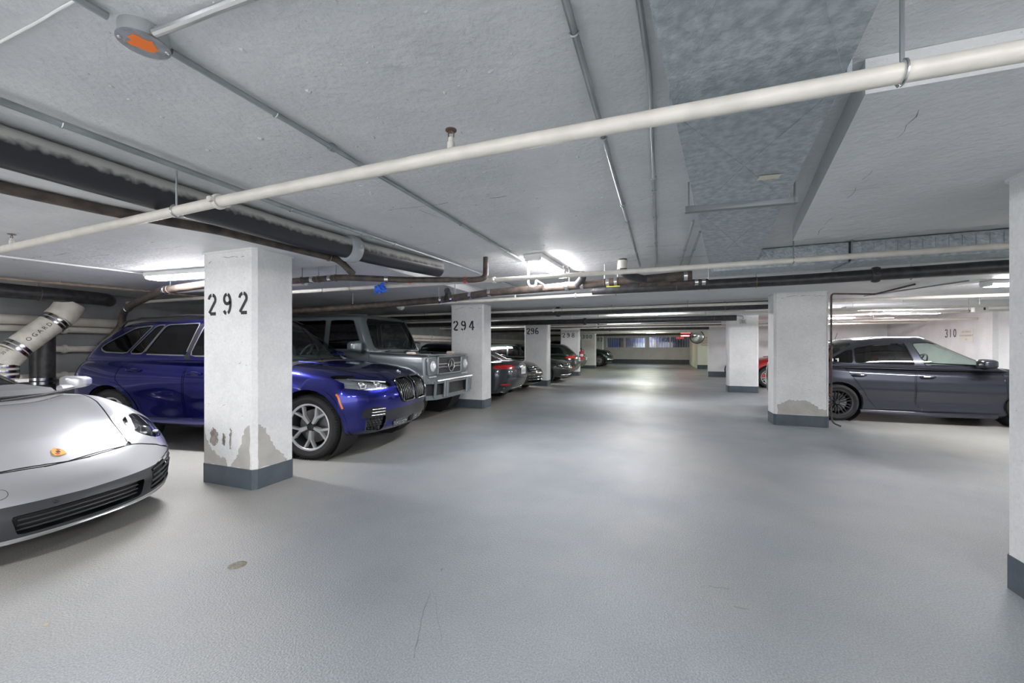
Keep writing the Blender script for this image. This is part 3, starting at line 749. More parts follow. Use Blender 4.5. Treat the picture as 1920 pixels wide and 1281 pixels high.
    for xw in (w['fx'], w['rx']):
        for s in (-1, 1):
            rr = w['arch'] + .012; ww = w['w'] + .10
            MB().lathe([(.02, ww), (rr, ww), (rr, 0)], Matrix.Translation((xw, s * (hw - .01), w['r'] + w.get('dz', .01))) @ Matrix.Rotation(R(90 if s > 0 else -90), 4, 'X') @ Matrix.Diagonal((1, 1, 1, 1)), 24).build('wheel_well', M_BLACK, root)
            if xw == w['fx'] or not w.get('skip_rear'):
                add_wheel(root, xw, s * (hw - w['w'] / 2), w['r'], s, w['style'], w['r'], w['w'], w['rim'], w.get('seg', 36), w.get('mat'), w.get('caliper'), w.get('spin', 0), w.get('face'))
    if sp.get('seats'): seat_set(root, *sp['seats'])
    if sp.get('steer'): steering(root, *sp['steer'])
    if sp.get('extras'): sp['extras'](root, S, U)
    return root
# ------------------------------------------------------------------ the vehicles
P_BLUE = paint('blue_metallic', (.010, .014, .20), .95, .25)
P_SILVER = paint('silver_metallic', (.58, .59, .61), .75, .35)
P_GSILVER = paint('grey_green_silver', (.19, .22, .23), .6, .36)
P_GREY = paint('graphite_metallic', (.036, .039, .055), .6, .34)
P_BLACK = paint('black_paint', (.008, .009, .012), .1, .3)
P_NAVY = paint('dark_slate_paint', (.022, .030, .040), .4, .3)
P_DGREEN = paint('dark_green_paint', (.012, .020, .014), .3, .3)
P_GREEN = paint('deep_green_paint', (.012, .045, .035), .4, .3)
P_OLIVE = paint('olive_grey_paint', (.13, .14, .115), .5, .35)
P_RED = paint('red_paint', (.42, .012, .018), .2, .3)
P_BROWNBLACK = paint('brown_black_paint', (.035, .028, .026), .4, .3)

# ---- blue SUV
def x5_extras(root, S, U):
    for s in (-1, 1):
        handle(root, S, -.16, .985, P_BLUE, s, .22, .03); handle(root, S, -1.10, 1.02, P_BLUE, s, .22, .03)
        # kidney surround and slats
        out = soft([(s * .035, .62), (s * .30, .62), (s * .365, .70), (s * .385, .84), (s * .33, .915), (s * .06, .925), (s * .03, .86)], .05)
        P = []
        for (u, v) in out:
            p, n = S.hit('front', u, v); P.append(p + n * .008)
        MB().tube(P, .014, 8, closed=True).build('grille_surround', M_GLOSSBLACK, root)
        for k in range(8):
            u = s * (.065 + k * .041); zs = np.linspace(.645, .90, 7); Q = []
            for v in zs:
                p, n = S.hit('front', u, v); Q.append((p.x - .008, u, v))
            b = MB()
            for a, c in zip(Q[:-1], Q[1:]):
                b.add([(a[0], u - .006, a[2]), (a[0], u + .006, a[2]), (c[0], u + .006, c[2]), (c[0], u - .006, c[2]), (a[0] - .045, u - .004, a[2]), (a[0] - .045, u + .004, a[2]), (c[0] - .045, u + .004, c[2]), (c[0] - .045, u - .004, c[2])], [(0, 1, 2, 3), (0, 3, 7, 4), (1, 5, 6, 2)])
            b.build('grille_slat', M_GLOSSBLACK, root, 60)
            strip(S, 'front', [(u, v) for v in zs], .005, 'slat_edge', mat('slat_grey', (.22, .225, .23), .25, .9), root, -.006)
        # lamps inside the lens
        for (u, v, r) in ((.62, .862, .045), (.79, .868, .045)):
            p, n = S.hit('front', s * u, v); MB().sphere(p - Vector((.045, 0, 0)), r, 14, 8).build('projector_lens', M_CHROME, root)
            b = MB(); q = p - Vector((.012, 0, 0)); b.tube([q + Vector((0, s * -.055, .0)), q + Vector((0, s * -.04, -.04)), q + Vector((-.01, s * .04, -.04)), q + Vector((-.01, s * .055, .01))], .006, 6); b.build('daylight_strip', M_BWHITE, root)
        strip(S, 'front', [(s * .50, .89), (s * .6, .908), (s * .75, .930), (s * .86, .948)], .022, 'lamp_brow', M_SATIN, root, -.014)
        # honeycomb of the side intake, chrome blades above it
        for (zz) in (.505, .54, .575): strip(S, 'front', [(s * .60, zz), (s * .68, zz), (s * .76, zz)], .006, 'intake_blade', mat('slat_grey', (.22, .225, .23), .25, .9), root, .0)
        b = MB()
        for i in range(5):
            for j in range(5):
                u = s * (.615 + i * .038 + (j % 2) * .019); v = .335 + j * .03
                p, n = S.hit('front', u, v); M = frame_at(p - Vector((.022, 0, 0)), (1, 0, 0))
                b.tube([M @ Vector((.016 * math.cos(R(60 * q)), .02 * math.sin(R(60 * q)), 0)) for q in range(6)], .004, 4, closed=True)
        b.build('honeycomb_mesh', M_DKGREY, root)
    for s in (-1, 1):
        b = MB()
        for i in range(7):
            for j in range(3):
                u = s * (.10 + i * .045 + (j % 2) * .022); v = .335 + j * .032
                p, n = S.hit('front', u, v); M = frame_at(p - Vector((.02, 0, 0)), (1, 0, 0))
                b.tube([M @ Vector((.015 * math.cos(R(60 * q)), .021 * math.sin(R(60 * q)), 0)) for q in range(6)], .004, 4, closed=True)
        b.build('honeycomb_mesh', M_SATIN, root)
    decal_disc(S, 'front', 0, .365, .055, 'radar_disc', M_BLACK, root, -.01, .012)
    roundel(S, 'top', 2.13, 0, .041, root)
    for s in (-1, 1):
        strip(S, 'top', [(.95, s * .50), (1.5, s * .47), (2.05, s * .36)], .012, 'hood_crease', P_BLUE, root, .0)
        MB().tube([(-1.85, s * .60, 1.60), (-1.7, s * .63, 1.68), (-1.4, s * .645, 1.725), (-.6, s * .66, 1.75), (-.05, s * .66, 1.735), (.12, s * .65, 1.68)], .014, 8).build('roof_rail', M_GLOSSBLACK, root)
    door_mirror(root, .50, .86, 1.17, P_BLUE, .12, .15, .24)
    b = MB(); b.box((.62, 0, 1.12), (.5, 1.5, .12), ry=R(6), bev=.05); b.build('dashboard', M_CABIN, root)
    for s in (-1, 1):
        c = MB(); c.tube([(.93, s * .1, 1.155), (.80, s * .55 + .15, 1.21)], .01, 6); c.build('wiper', M_BLACK, root)
build_car(dict(name='car', label='metallic blue SUV with black kidney grille parked nose-out beside column 292', loc=(-5.48, 4.31, 0), rz=8.7, paint=P_BLUE,
    low=dict(n=(44, 16, 14), r=(.07, .22, .30), k=5, xf=[(0, 2.24), (.18, 2.33), (.4, 2.36), (.65, 2.37), (.85, 2.33), (1, 2.22)], xr=[(0, -2.40), (.35, -2.54), (.7, -2.52), (1, -2.42)],
             top=[(-2.55, 1.12), (-2.3, 1.20), (-1.5, 1.205), (0, 1.165), (.8, 1.15), (1.2, 1.125), (1.7, 1.075), (2.1, 1.0), (2.37, .93)], bot=[(-2.55, .44), (-2.1, .30), (-1, .26), (1.2, .26), (2.0, .25), (2.37, .235)],
             plan=[(-2.55, .92), (-2.1, .975), (-1.5, .995), (0, .98), (1.49, .995), (2.0, .985), (2.37, .95)], sect=[(0, .90), (.1, .965), (.3, .975), (.55, 1.0), (.72, .995), (.88, .96), (1, .93)],
             crown=[(-2.5, .03), (.9, .03), (2.3, .07)], planf=(.34, 2.8), planr=(.3, 3.5), flare=((1.4875, .45, .02, .4), (-1.4875, .5, .03, .45))),
    up=dict(n=(30, 14, 10), r=(.12, .18, .34), k=5, xf=[(0, 1.20), (1, .28)], xr=[(0, -2.44), (.5, -2.28), (1, -1.92)], top=[(-2.45, 1.56), (-1.9, 1.665), (-1.1, 1.735), (-.3, 1.75), (.3, 1.715), (1.2, 1.45)], bot=[(-2.5, 1.08), (1.3, 1.06)],
            plan=[(-2.45, .83), (-1.9, .90), (-1.0, .935), (.2, .935), (1.2, .87)], sect=[(0, 1.0), (.15, .985), (.6, .86), (1, .72)], crown=.05, planf=(.26, 2.2), planr=(.2, 2.5)),
    wheels=dict(fx=1.4875, rx=-1.4875, r=.38, w=.285, y=.99, rim=.275, arch=.435, lip=.045, style='y5', seg=72, mat=M_DKGREY, face=mat('polished_face', (.78, .79, .80), .3, .6)), deck=(-2.1, 1.15, .82), deckz=1.0,
    side_windows=[([(.70, 1.205), (-.27, 1.215), (-.25, 1.615), (.10, 1.61), (.28, 1.56), (.5, 1.42)], 'side_glass'), ([(-.36, 1.22), (-1.02, 1.235), (-.88, 1.615), (-.36, 1.63)], 'rear_glass'),
                  ([(-1.06, 1.237), (-1.27, 1.242), (-1.05, 1.607), (-.92, 1.613)], 'rear_glass'), ([(-1.33, 1.246), (-1.76, 1.262), (-1.87, 1.31), (-1.80, 1.37), (-1.42, 1.575), (-1.13, 1.605)], 'quarter_glass')],
    windshield=[(0, 1.16), (.80, 1.16), (.74, 1.30), (.60, 1.64), (0, 1.69), (-.60, 1.64), (-.74, 1.30), (-.8, 1.16)], rear_window=[(-.66, 1.22), (.66, 1.22), (.56, 1.55), (-.56, 1.55)], trim=M_SATIN, wglass=M_GLASS, sglass=M_GLASS,
    panels=[('side', soft([(.93, .42), (.86, .80), (.88, 1.12), (.86, 1.4), (-.31, 1.4), (-.31, 1.17), (-.29, .42)], .06), 'door', side), ('side', soft([(-.32, .42), (-.33, 1.17), (-.33, 1.4), (-1.36, 1.4), (-1.22, 1.17), (-1.36, 1.02), (-1.37, .90), (-1.0, .62), (-.93, .42)], .06), 'rear_door', side),
            ('top', soft([(1.0, -1), (1.0, .80), (1.6, .77), (2.05, .66), (2.24, .40), (2.27, -1)], .06), 'hood', lambda c, n: n.z > .35)],
    regions=[('front', soft([(.46, .815), (.47, .895), (.88, .965), (1.2, .99), (1.2, .90), (.80, .81)], .03), 'headlight', lambda c, n: n.x > .42 and c.x > 0),
             ('side', soft([(2.35, .97), (2.35, .80), (2.15, .825), (1.98, .875), (1.72, .972), (1.76, .985)], .02), 'headlight', lambda c, n: abs(n.y) > .2 and n.x <= .42 and c.x > 0),
             ('front', soft([(.035, .62), (.30, .62), (.365, .70), (.385, .84), (.33, .915), (.06, .925), (.03, .86)], .05), 'grille', front),
             ('front', soft([(-.1, .40), (.52, .41), (.60, .46), (.56, .555), (-.1, .56)], .03), 'black_trim', front), ('front', soft([(-.1, .315), (.42, .32), (.50, .40), (-.1, .405)], .03), 'intake', front),
             ('front', soft([(.58, .305), (.78, .33), (.80, .48), (.58, .48)], .03), 'intake', front, .012, 'intake_rim'), ('front', soft([(.57, .48), (.86, .48), (.84, .60), (.66, .61), (.59, .56)], .03), 'black_trim', front),
             ('front', [(-.1, .0), (1.3, .0), (1.3, .285), (.7, .285), (.45, .275), (-.1, .27)], 'valance', lambda c, n: n.x > -.1 and c.x > 1.9),
             ('side', [(-2.7, .93), (-2.30, .99), (-2.22, 1.05), (-2.3, 1.085), (-2.7, 1.11)], 'tail_light', lambda c, n: abs(n.y) > .3 and c.x < 0), ('rear', soft([(.45, .95), (1.2, .93), (1.2, 1.11), (.5, 1.06)], .03), 'tail_light', lambda c, n: abs(n.y) <= .3 and n.x < -.2),
             ('side', soft([(1.935, .60), (1.955, .60), (1.90, .76), (1.83, .83), (1.815, .815), (1.88, .745)], .012), 'marker', lambda c, n: n.y < -.2 or n.y > .2)],
    bucket=mat('silver_bucket', (.5, .51, .53), .25, .7), table={}, seats=((.0, -.95), .38, 1.0, .52), steer=(.42, .38, 1.20), extras=x5_extras,
    upregions=[('side', [(-.335, 1.1), (-.295, 1.1), (-.285, 1.63), (-.335, 1.64)], 'pillar', side)]))

# ---- graphite saloon on the right
def wrx_extras(root, S, U):
    for s in (-1, 1): handle(root, S, -.02, .805, P_GREY, s, .2, .03); handle(root, S, -1.0, .82, P_GREY, s, .2, .03)
    door_mirror(root, .70, .84, 1.04, P_GREY, .22, .15, .2)
    b = MB(); b.box((.75, 0, .93), (.5, 1.35, .1), bev=.04); b.build('dashboard', M_CABIN, root)
    for s in (-1, 1): MB().tube([(-1.0, s * .87, .185), (0, s * .875, .165), (.85, s * .87, .175)], .04, 8).build('side_skirt', P_GREY, root)
    fin = MB(); fin.prism([(-.13, 0), (.11, 0), (.02, .035), (-.10, .06)], .035, Matrix.Translation((-1.18, .0175, 1.43)) @ Matrix.Rotation(R(90), 4, 'X')); f = fin.build('antenna_fin', M_GLOSSBLACK, root)
    MB().tube([(-1.02, 0, 1.48), (-.98, 0, 1.60)], .004, 6).build('antenna_rod', M_BLACK, root)
    strip(S, 'rear', [(-.72, .52), (0, .50), (.72, .52)], .03, 'bumper_step', M_SATIN, root, .002); strip(S, 'rear', [(-.80, .33), (0, .31), (.80, .33)], .05, 'diffuser_bar', M_BLACK, root, .004)
    for s in (-1, 1): strip(S, 'rear', [(s * .5, .86), (s * .70, .86), (s * .82, .87)], .03, 'lamp_chrome', M_CHROME, root, .004)
    # parking transfer strip in the rear quarter glass
    for k in range(4):
        p, n = U.hit('side-', -1.28 - k * .075, 1.07); M = frame_at(p + n * .004, n, (0, 0, 1))
        b = MB(); b.box(M @ Vector((.0, 0, 0)), (.02, .004, .09 - k * .012), ry=R(0)); b.box(M @ Vector((.035 - k * .004, .012, 0)), (.04, .004, .018)); b.build('window_sticker', M_BWHITE, root)
build_car(dict(name='car', label='graphite grey saloon parked nose to the right wall beyond the bare-patched column', loc=(4.27, 9.74, 0), rz=3, paint=P_GREY,
    low=dict(n=(44, 14, 14), r=(.07, .2, .26), k=5, xf=[(0, 2.10), (.4, 2.24), (1, 2.05)], xr=[(0, -2.06), (.4, -2.16), (1, -2.11)], top=[(-2.36, 1.03), (-2.1, 1.06), (-1.6, 1.04), (-1.0, .985), (0, .945), (.8, .935), (1.15, .95), (1.5, .92), (2.0, .78), (2.24, .68)],
             bot=[(-2.36, .36), (-1.9, .22), (-1, .175), (1.2, .165), (2.24, .18)], plan=[(-2.36, .80), (-1.9, .865), (-1.3, .885), (0, .875), (1.3, .89), (1.9, .86), (2.24, .8)], sect=[(0, .93), (.12, .985), (.3, .96), (.55, 1.0), (.74, .985), (.8, .965), (.9, .945), (1, .90)],
             crown=.04, planf=(.4, 2.5), planr=(.3, 3), flare=((1.325, .36, .025, .45), (-1.325, .36, .03, .45)), extra=lambda x, y, z, b, c: (x, y, z * 1.075 - .055)),
    up=dict(extra=lambda x, y, z, b, c: (x, y, z * 1.075 - .055), n=(30, 12, 10), r=(.12, .18, .34), k=5, xf=[(0, 1.52), (1, .25)], xr=[(0, -1.95), (1, -1.0)], top=[(-1.95, 1.08), (-1.5, 1.30), (-1.0, 1.41), (-.4, 1.468), (.1, 1.465), (.5, 1.40), (1.5, 1.02)], bot=[(-2, .93), (1.5, .86)], plan=[(-1.95, .74), (-1.2, .82), (0, .835), (.8, .82), (1.3, .76)], sect=[(0, 1), (.15, .985), (1, .70)], crown=.04, planf=(.26, 2.2), planr=(.2, 2.5)),
    wheels=dict(fx=1.325, rx=-1.325, r=.325, w=.235, y=.895, rim=.232, arch=.365, style='mesh', seg=48, mat=M_DKALLOY, face=M_DKALLOY), deck=(-1.6, 1.2, .76), deckz=.85,
    side_windows=[([(.92, 1.004), (-.04, 1.015), (-.13, 1.380), (.12, 1.391), (.40, 1.300)], 'side_glass'), ([(-.19, 1.020), (-1.02, 1.042), (-.98, 1.289), (-.75, 1.343), (-.25, 1.386)], 'rear_glass'), ([(-1.08, 1.044), (-1.46, 1.068), (-1.42, 1.111), (-1.03, 1.278)], 'quarter_glass')],
    windshield=[(0, 0.998), (.74, 0.998), (.52, 1.428), (0, 1.477), (-.52, 1.428), (-.74, 0.998)], rear_window=[(-.6, 1.128), (.6, 1.128), (.5, 1.375), (-.5, 1.375)], sglass=M_GLASS, wglass=M_GLASS, rglass=M_GLASS,
    panels=[('side', soft([(.93, 0.224), (.98, 0.482), (.96, 0.912), (1.02, 1.343), (-.17, 1.343), (-.13, 0.934), (-.19, 0.740), (-.19, 0.353), (-.11, 0.224)], .05), 'door', side), ('side', soft([(-.13, 0.224), (-.21, 0.353), (-.21, 0.740), (-.15, 0.934), (-.19, 1.343), (-1.3, 1.343), (-1.22, 0.998), (-1.05, 0.719), (-.86, 0.396), (-.74, 0.224)], .06), 'rear_door', side)],
    regions=[('front', soft([(.45, 0.590), (.86, 0.654), (.84, 0.740), (.5, 0.676)], .03), 'headlight', front, .01, 'headlight_seal'), ('front', soft([(-.1, 0.482), (.4, 0.504), (.38, 0.633), (-.1, 0.633)], .03), 'grille', front, .012, 'grille_rim'), ('rear', soft([(.42, 0.783), (.85, 0.805), (.83, 0.945), (.5, 0.934)], .03), 'tail_light', rear)],
    table={'tail_light': [('tail_light', mat('clear_tail_lens', (.55, .62, .62), .1, .3, coat=1.0), -.002)]}, seats=((.0, -.95), .36, .86, .46), steer=(.5, .36, 1.02), extras=wrx_extras))

# ---- silver sports car in the left foreground
def p911_extra(x, y, z, b, c):
    ab = np.abs(b); g = np.exp(-((ab - .80) / .22) ** 2) * np.clip((x - .6) / .6, 0, 1) * np.clip((2.25 - x) / .7, 0, 1)
    z = z + .075 * g * np.clip(c * 1.4 - .4, 0, 1)
    return x, y, z * .965
M_CREST = mat('crest_gold', (.85, .45, .10), .35, .3)
def p911_extras(root, S, U):
    door_mirror(root, .50, .86, .975, P_SILVER, .21, .115, .17, P_SILVER)
    # crest: shield with gold and red fields
    p, n = S.hit('top', 1.935, 0); M = frame_at(p + n * .001, n, (1, 0, 0))
    sh = [(.035, -.028), (.042, 0), (.035, .028), (.0, .032), (-.03, .020), (-.045, 0), (-.03, -.02), (.0, -.032)]
    o = MB().prism([(a, c) for a, c in sh], .004, M).build('crest_badge', M_CREST, root)
    for k, pl in enumerate(([(.012, -.022), (.03, -.018), (.03, -.003), (.012, -.003)], [(-.03, .004), (-.012, .004), (-.012, .022), (-.024, .014)], [(-.008, -.009), (.012, -.009), (.012, .009), (-.008, .009)])):
        MB().prism(pl, .0052, M).build('crest_field', M_RED if k < 2 else M_BLACK, o)
    # outer intake blades, central radiator vanes, splitter bead
    for s in (-1, 1):
        for k in range(4):
            z = .235 + k * .042; P = []
            for u in np.linspace(.44 + k * .010, .84, 7):
                p, n = S.hit('front', s * u, z + (u - .5) * .12); P.append(p - n * .012)
            MB().tube(P, .008, 6).build('intake_blade', M_DKGREY, root)
        strip(S, 'front', [(s * .55, .395), (s * .68, .415), (s * .80, .432)], .014, 'daylight_bar', M_SATIN, root, -.004)
        # head lamp innards
        p, n = S.hit('top', 1.80, s * .668); c = p - n * .055
        MB().sphere(c, .062, 16, 10).build('projector_lens', M_BUCKET, root)
        for (dx, dy) in ((.075, .045), (.075, -.045), (-.075, .045), (-.075, -.045)):
            MB().box(c + Vector((dx, dy * s, .012)), (.035, .03, .018), bev=.006).build('led_cell', M_BWHITE, root)
    for k in range(3):
        P = []
        for u in np.linspace(-.33, .33, 9):
            p, n = S.hit('front', u, .225 + k * .032); P.append(p - n * .03)
        MB().tube(P, .006, 6).build('radiator_vane', M_DKGREY, root)
    P = []
    for u in np.linspace(-.84, .84, 21):
        p, n = S.hit('front', u, .172 + .015 * (u / .84) ** 4); P.append(p + n * .004)
    MB().tube(P, .007, 6).build('splitter_bead', M_SATIN, root)
    o, M = decal_disc(S, 'front', -.36, .45, .034, 'tow_cover', P_SILVER, root, .0005, .0012)
    MB().tube([M @ Vector((.034 * math.cos(2 * math.pi * i / 24), .034 * math.sin(2 * math.pi * i / 24), .0005)) for i in range(24)], .0014, 5, closed=True).build('tow_cover_gap', M_BLACK, o)
    decal_disc(S, 'front', -.17, .352, .012, 'parking_sensor', M_BLACK, root, .002, .004)
    b = MB(); b.box((.62, 0, .93), (.45, 1.3, .09), ry=R(4), bev=.04); b.build('dashboard', mat('grey_dash', (.10, .105, .11), .6), root)
    for (a, c) in ((-.55, .0), (.12, .62)):
        b = MB(); b.tube([(1.06, a + .05, .905), (1.02, a + .3, .92), (.96, a + .5, .945)], .009, 6); b.build('wiper', M_BLACK, root)
f911 = lambda c, n: n.x > .1
build_car(dict(name='car', label='silver sports car with round headlamps cut off by the left edge', loc=(-5.77, 1.19, 0), rz=9, paint=P_SILVER,
    low=dict(n=(46, 22, 16), r=(.08, .2, .30), k=6, xf=[(0, 2.13), (.15, 2.22), (.45, 2.24), (.7, 2.17), (.88, 2.05), (1, 1.90)], xr=[(0, -2.1), (.5, -2.28), (1, -2.1)], top=[(-2.3, .78), (-1.8, .90), (-1.0, .95), (0, .93), (.7, .935), (1.0, .905), (1.3, .845), (1.6, .765), (1.85, .685), (2.05, .61), (2.24, .54)],
             bot=[(-2.3, .35), (-1.6, .18), (1.4, .15), (2.0, .125), (2.24, .12)], plan=[(-2.28, .80), (-1.6, .92), (-1.0, .925), (0, .875), (.7, .875), (1.225, .905), (1.7, .90), (2.24, .86)], sect=[(0, .93), (.1, .965), (.35, .985), (.6, 1.0), (.85, .97), (1, .92)],
             crown=[(-2, .06), (.8, .03), (2.2, .05)], planf=(.46, 2.6), planr=(.4, 2.6), flare=((1.225, .35, .02, .5), (-1.225, .5, .03, .5)), extra=p911_extra),
    up=dict(n=(26, 14, 10), r=(.12, .2, .35), k=5, xf=[(0, 1.08), (1, .10)], xr=[(0, -1.9), (1, -.7)], top=[(-1.9, .95), (-1.2, 1.16), (-.6, 1.27), (0, 1.295), (.3, 1.26), (1.1, .95)], bot=[(-1.9, .80), (1.1, .80)], plan=[(-1.9, .6), (-1, .74), (0, .80), (1.1, .74)], sect=[(0, 1), (.2, .97), (1, .64)], crown=.05, planf=(.34, 2.2), planr=(.3, 2)),
    wheels=dict(fx=1.225, rx=-1.225, r=.34, w=.25, y=.90, rim=.255, arch=.375, style='ten', seg=36), deck=(-1.3, .90, .66), deckz=.80,
    side_windows=[([(.75, .965), (-.75, .985), (-.5, 1.19), (.0, 1.21), (.25, 1.17)], 'side_glass')], windshield=[(0, .86), (.70, .86), (.71, .95), (.50, 1.23), (0, 1.27), (-.50, 1.23), (-.71, .95), (-.70, .86)], rear_window=[(-.5, 1.0), (.5, 1.0), (.42, 1.2), (-.42, 1.2)], wglass=glass('green_glass', (.42, .52, .52)),
    panels=[('top', soft([(1.06, -1), (1.02, .45), (.93, .70), (1.35, .60), (1.70, .475), (1.93, .42), (1.972, .40), (2.03, .0), (2.04, -1)], .03), 'hood', lambda c, n: n.z > .25),
            ('top', [(2.032, -.1), (2.03, .1), (2.0, .28), (1.965, .42), (1.958, .56), (1.935, .68), (1.87, .79), (1.74, .87), (1.7, 1.2), (2.6, 1.2), (2.6, -.1)], 'bumper', lambda c, n: True)],
    regions=[('lamp', oval(.668, -.468, .132, .140, 32, .12), 'headlight', lambda c, n: c.x > 1.3 and n.z > -.1, .012, 'headlight_seal'),
             ('front', [(-.1, .0), (1.2, .0), (1.2, .19), (.85, .187), (-.1, .165)], 'valance', lambda c, n: n.x > -.2 and c.x > 1.5),
             ('front', soft([(-.1, .18), (.80, .20), (.88, .27), (.87, .455), (.80, .458), (.50, .385), (-.1, .37)], .02), 'valance', f911),
             ('front', soft([(-.1, .205), (.33, .207), (.36, .325), (-.1, .325)], .02), 'intake', f911), ('front', soft([(.42, .212), (.80, .232), (.88, .30), (.885, .44), (.80, .44), (.44, .372)], .02), 'intake', f911)],
    table={'bumper': [('bumper', P_SILVER, 0)]}, seats=((-.35,), .34, .78, .42), steer=(.28, .34, 1.0), extras=p911_extras))
# ---- boxy silver off-roader
P_STAR = M_CHROME
def g_extras(root, S, U):
    M_FR = mat('grey_rubber', (.10, .105, .11), .5)
    # hood between the fenders, with the bright strip along its edge
    b = MB(); b.prism([(.98, -.60), (2.02, -.58), (2.06, -.54), (2.06, .54), (2.02, .58), (.98, .60)], .035, Matrix.Translation((0, 0, 1.175)) @ Matrix.Rotation(R(1.2), 4, 'Y') @ Matrix.Translation((0, 0, .03))); b.build('hood', P_GSILVER, root)
    for s in (-1, 1):
        MB().tube([(.95, s * .85, 1.225), (2.0, s * .84, 1.178), (2.07, s * .80, 1.172)], .014, 6).build('side_strip', M_SATIN, root)
        MB().box((1.72, s * .76, 1.205), (.17, .11, .06), bev=.025).build('turn_signal', mat('signal_lens', (.85, .72, .62), .2, coat=.5), root)
        # head lamp in its square panel
        pan = MB(); pan.box((2.075, s * .665, .985), (.05, .30, .29), bev=.012); pan.build('headlight_panel', P_GSILVER, root)
        M = frame_at((2.10, s * .665, .985), (1, 0, 0)); l = MB(); l.lathe([(0, .035), (.05, .03), (.085, .012), (.098, -.004), (.112, -.004), (.112, -.02)], M, 24); hl = l.build('headlight', mat('lamp_clear', (.75, .77, .78), .08, .3, coat=1.0), root)
        MB().lathe([(0, .037), (.035, .036), (.04, .025)], M, 16).build('headlight_bulb', M_BWHITE, hl)
        for k in range(5): MB().box((2.085, s * (.55 + k * .05), .80), (.03, .034, .02), bev=.006).build('daylight_led', M_BWHITE, root)
        MB().tube([(2.09, s * .48, .83), (2.10, s * .48, 1.14)], .02, 8).build('grille_side_bar', P_GSILVER, root)
        # wheel arch flare
        b = MB()
        for xw in (1.425, -1.425):
            P = [(xw + .50 * math.cos(R(a)), s * .895, .44 + .50 * math.sin(R(a))) for a in range(0, 181, 12)]
            MB().tube(P, .045, 8).build('wheel_flare', P_GSILVER, root)
    # grille: black field, bars, star
    MB().box((2.075, 0, .99), (.03, .92, .30), bev=.01).build('grille_field', M_BLACK, root)
    for z in (1.145, .835): MB().tube([(2.10, -.47, z), (2.10, .47, z)], .02, 8).build('grille_frame_bar', P_GSILVER, root)
    for z in (1.015, .955):
        for s in (-1, 1): MB().box((2.098, s * .285, z), (.025, .33, .036), bev=.01).build('grille_bar', M_CHROME, root)
    for z in (1.09, 1.06, .91, .88):
        MB().box((2.092, 0, z), (.01, .86, .012)).build('grille_slat', M_DKGREY, root)
    M = frame_at((2.118, 0, .985), (1, 0, 0), (0, 0, 1)); r = .115
    st = MB(); st.tube([M @ Vector((r * math.cos(2 * math.pi * i / 32), r * math.sin(2 * math.pi * i / 32), 0)) for i in range(32)], .012, 8, closed=True)
    em = st.build('star_ring', P_STAR, root)
    for k in range(3):
        a = 2 * math.pi * k / 3; d = Vector((math.cos(a), math.sin(a), 0)); q = Vector((-d.y, d.x, 0))
        MB().add([M @ (d * r * .98 + Vector((0, 0, .004))), M @ (q * .026), M @ (-q * .026), M @ Vector((0, 0, .03))], [(0, 1, 3), (0, 3, 2), (1, 2, 3), (0, 2, 1)]).build('star_ray', P_STAR, em, 0)
    # bumper with three openings
    outl = [(1.78, -.93), (2.05, -.93), (2.22, -.72), (2.26, -.4), (2.26, .4), (2.22, .72), (2.05, .93), (1.78, .93)]
    MB().prism(outl, .065, Matrix.Translation((0, 0, .69))).build('bumper_top', P_GSILVER, root)
    MB().prism([(x - .03, y) for x, y in outl], .075, Matrix.Translation((0, 0, .415))).build('bumper_bottom', P_GSILVER, root)
    MB().prism([(x - .06, y * .985) for x, y in outl], .28, Matrix.Translation((0, 0, .46))).build('bumper_mesh', M_BLACK, root)
    for s in (-1, 1):
        for (y, x) in ((.42, 2.255), (.50, 2.25)): MB().tube([(x - .015, s * y, .45), (x, s * y, .73)], .034, 8).build('bumper_post', P_GSILVER, root)
        MB().tube([(2.03, s * .925, .46), (2.05, s * .93, .73)], .04, 8).build('bumper_corner', M_SATIN, root)
        MB().tube([(2.17, s * .74, .45), (2.19, s * .74, .73)], .03, 8).build('bumper_brace', P_GSILVER, root)
    MB().tube([(2.21, -.74, .735), (2.255, -.4, .745), (2.255, .4, .745), (2.21, .74, .735)], .026, 8).build('bumper_edge', M_SATIN, root)
    MB().tube([(2.075, -.80, 1.172), (2.085, 0, 1.18), (2.075, .80, 1.172)], .013, 8).build('nose_strip', M_SATIN, root)
    # mirrors, wipers, gutters
    door_mirror(root, .78, .86, 1.33, P_GSILVER, .26, .20, .18)
    for (a, c) in ((-.52, .02), (.10, .62)): MB().tube([(1.0, a + .05, 1.235), (.965, a + .42, 1.275), (.93, a + .55, 1.33)], .011, 6).build('wiper', M_BLACK, root)
    for s in (-1, 1): MB().tube([(.80, s * .745, 1.90), (.2, s * .755, 1.925), (-2.0, s * .755, 1.92)], .014, 6).build('roof_gutter', M_FR, root)
    MB().box((.6, 0, 1.20), (.5, 1.4, .14), bev=.04).build('dashboard', M_CABIN, root)
    MB().box((.70, .0, 1.72), (.03, .20, .07), bev=.015).build('rear_view_mirror', M_CABIN, root)
    for s in (-1, 1): handle(root, S, -.05, 1.08, M_SATIN, s, .16, .03)
    MB().lathe([(.0, .11), (.30, .11), (.37, .06), (.37, -.1), (0, -.1)], frame_at((-2.2, 0, 1.0), (-1, 0, 0)), 28).build('spare_wheel_cover', P_GSILVER, root)
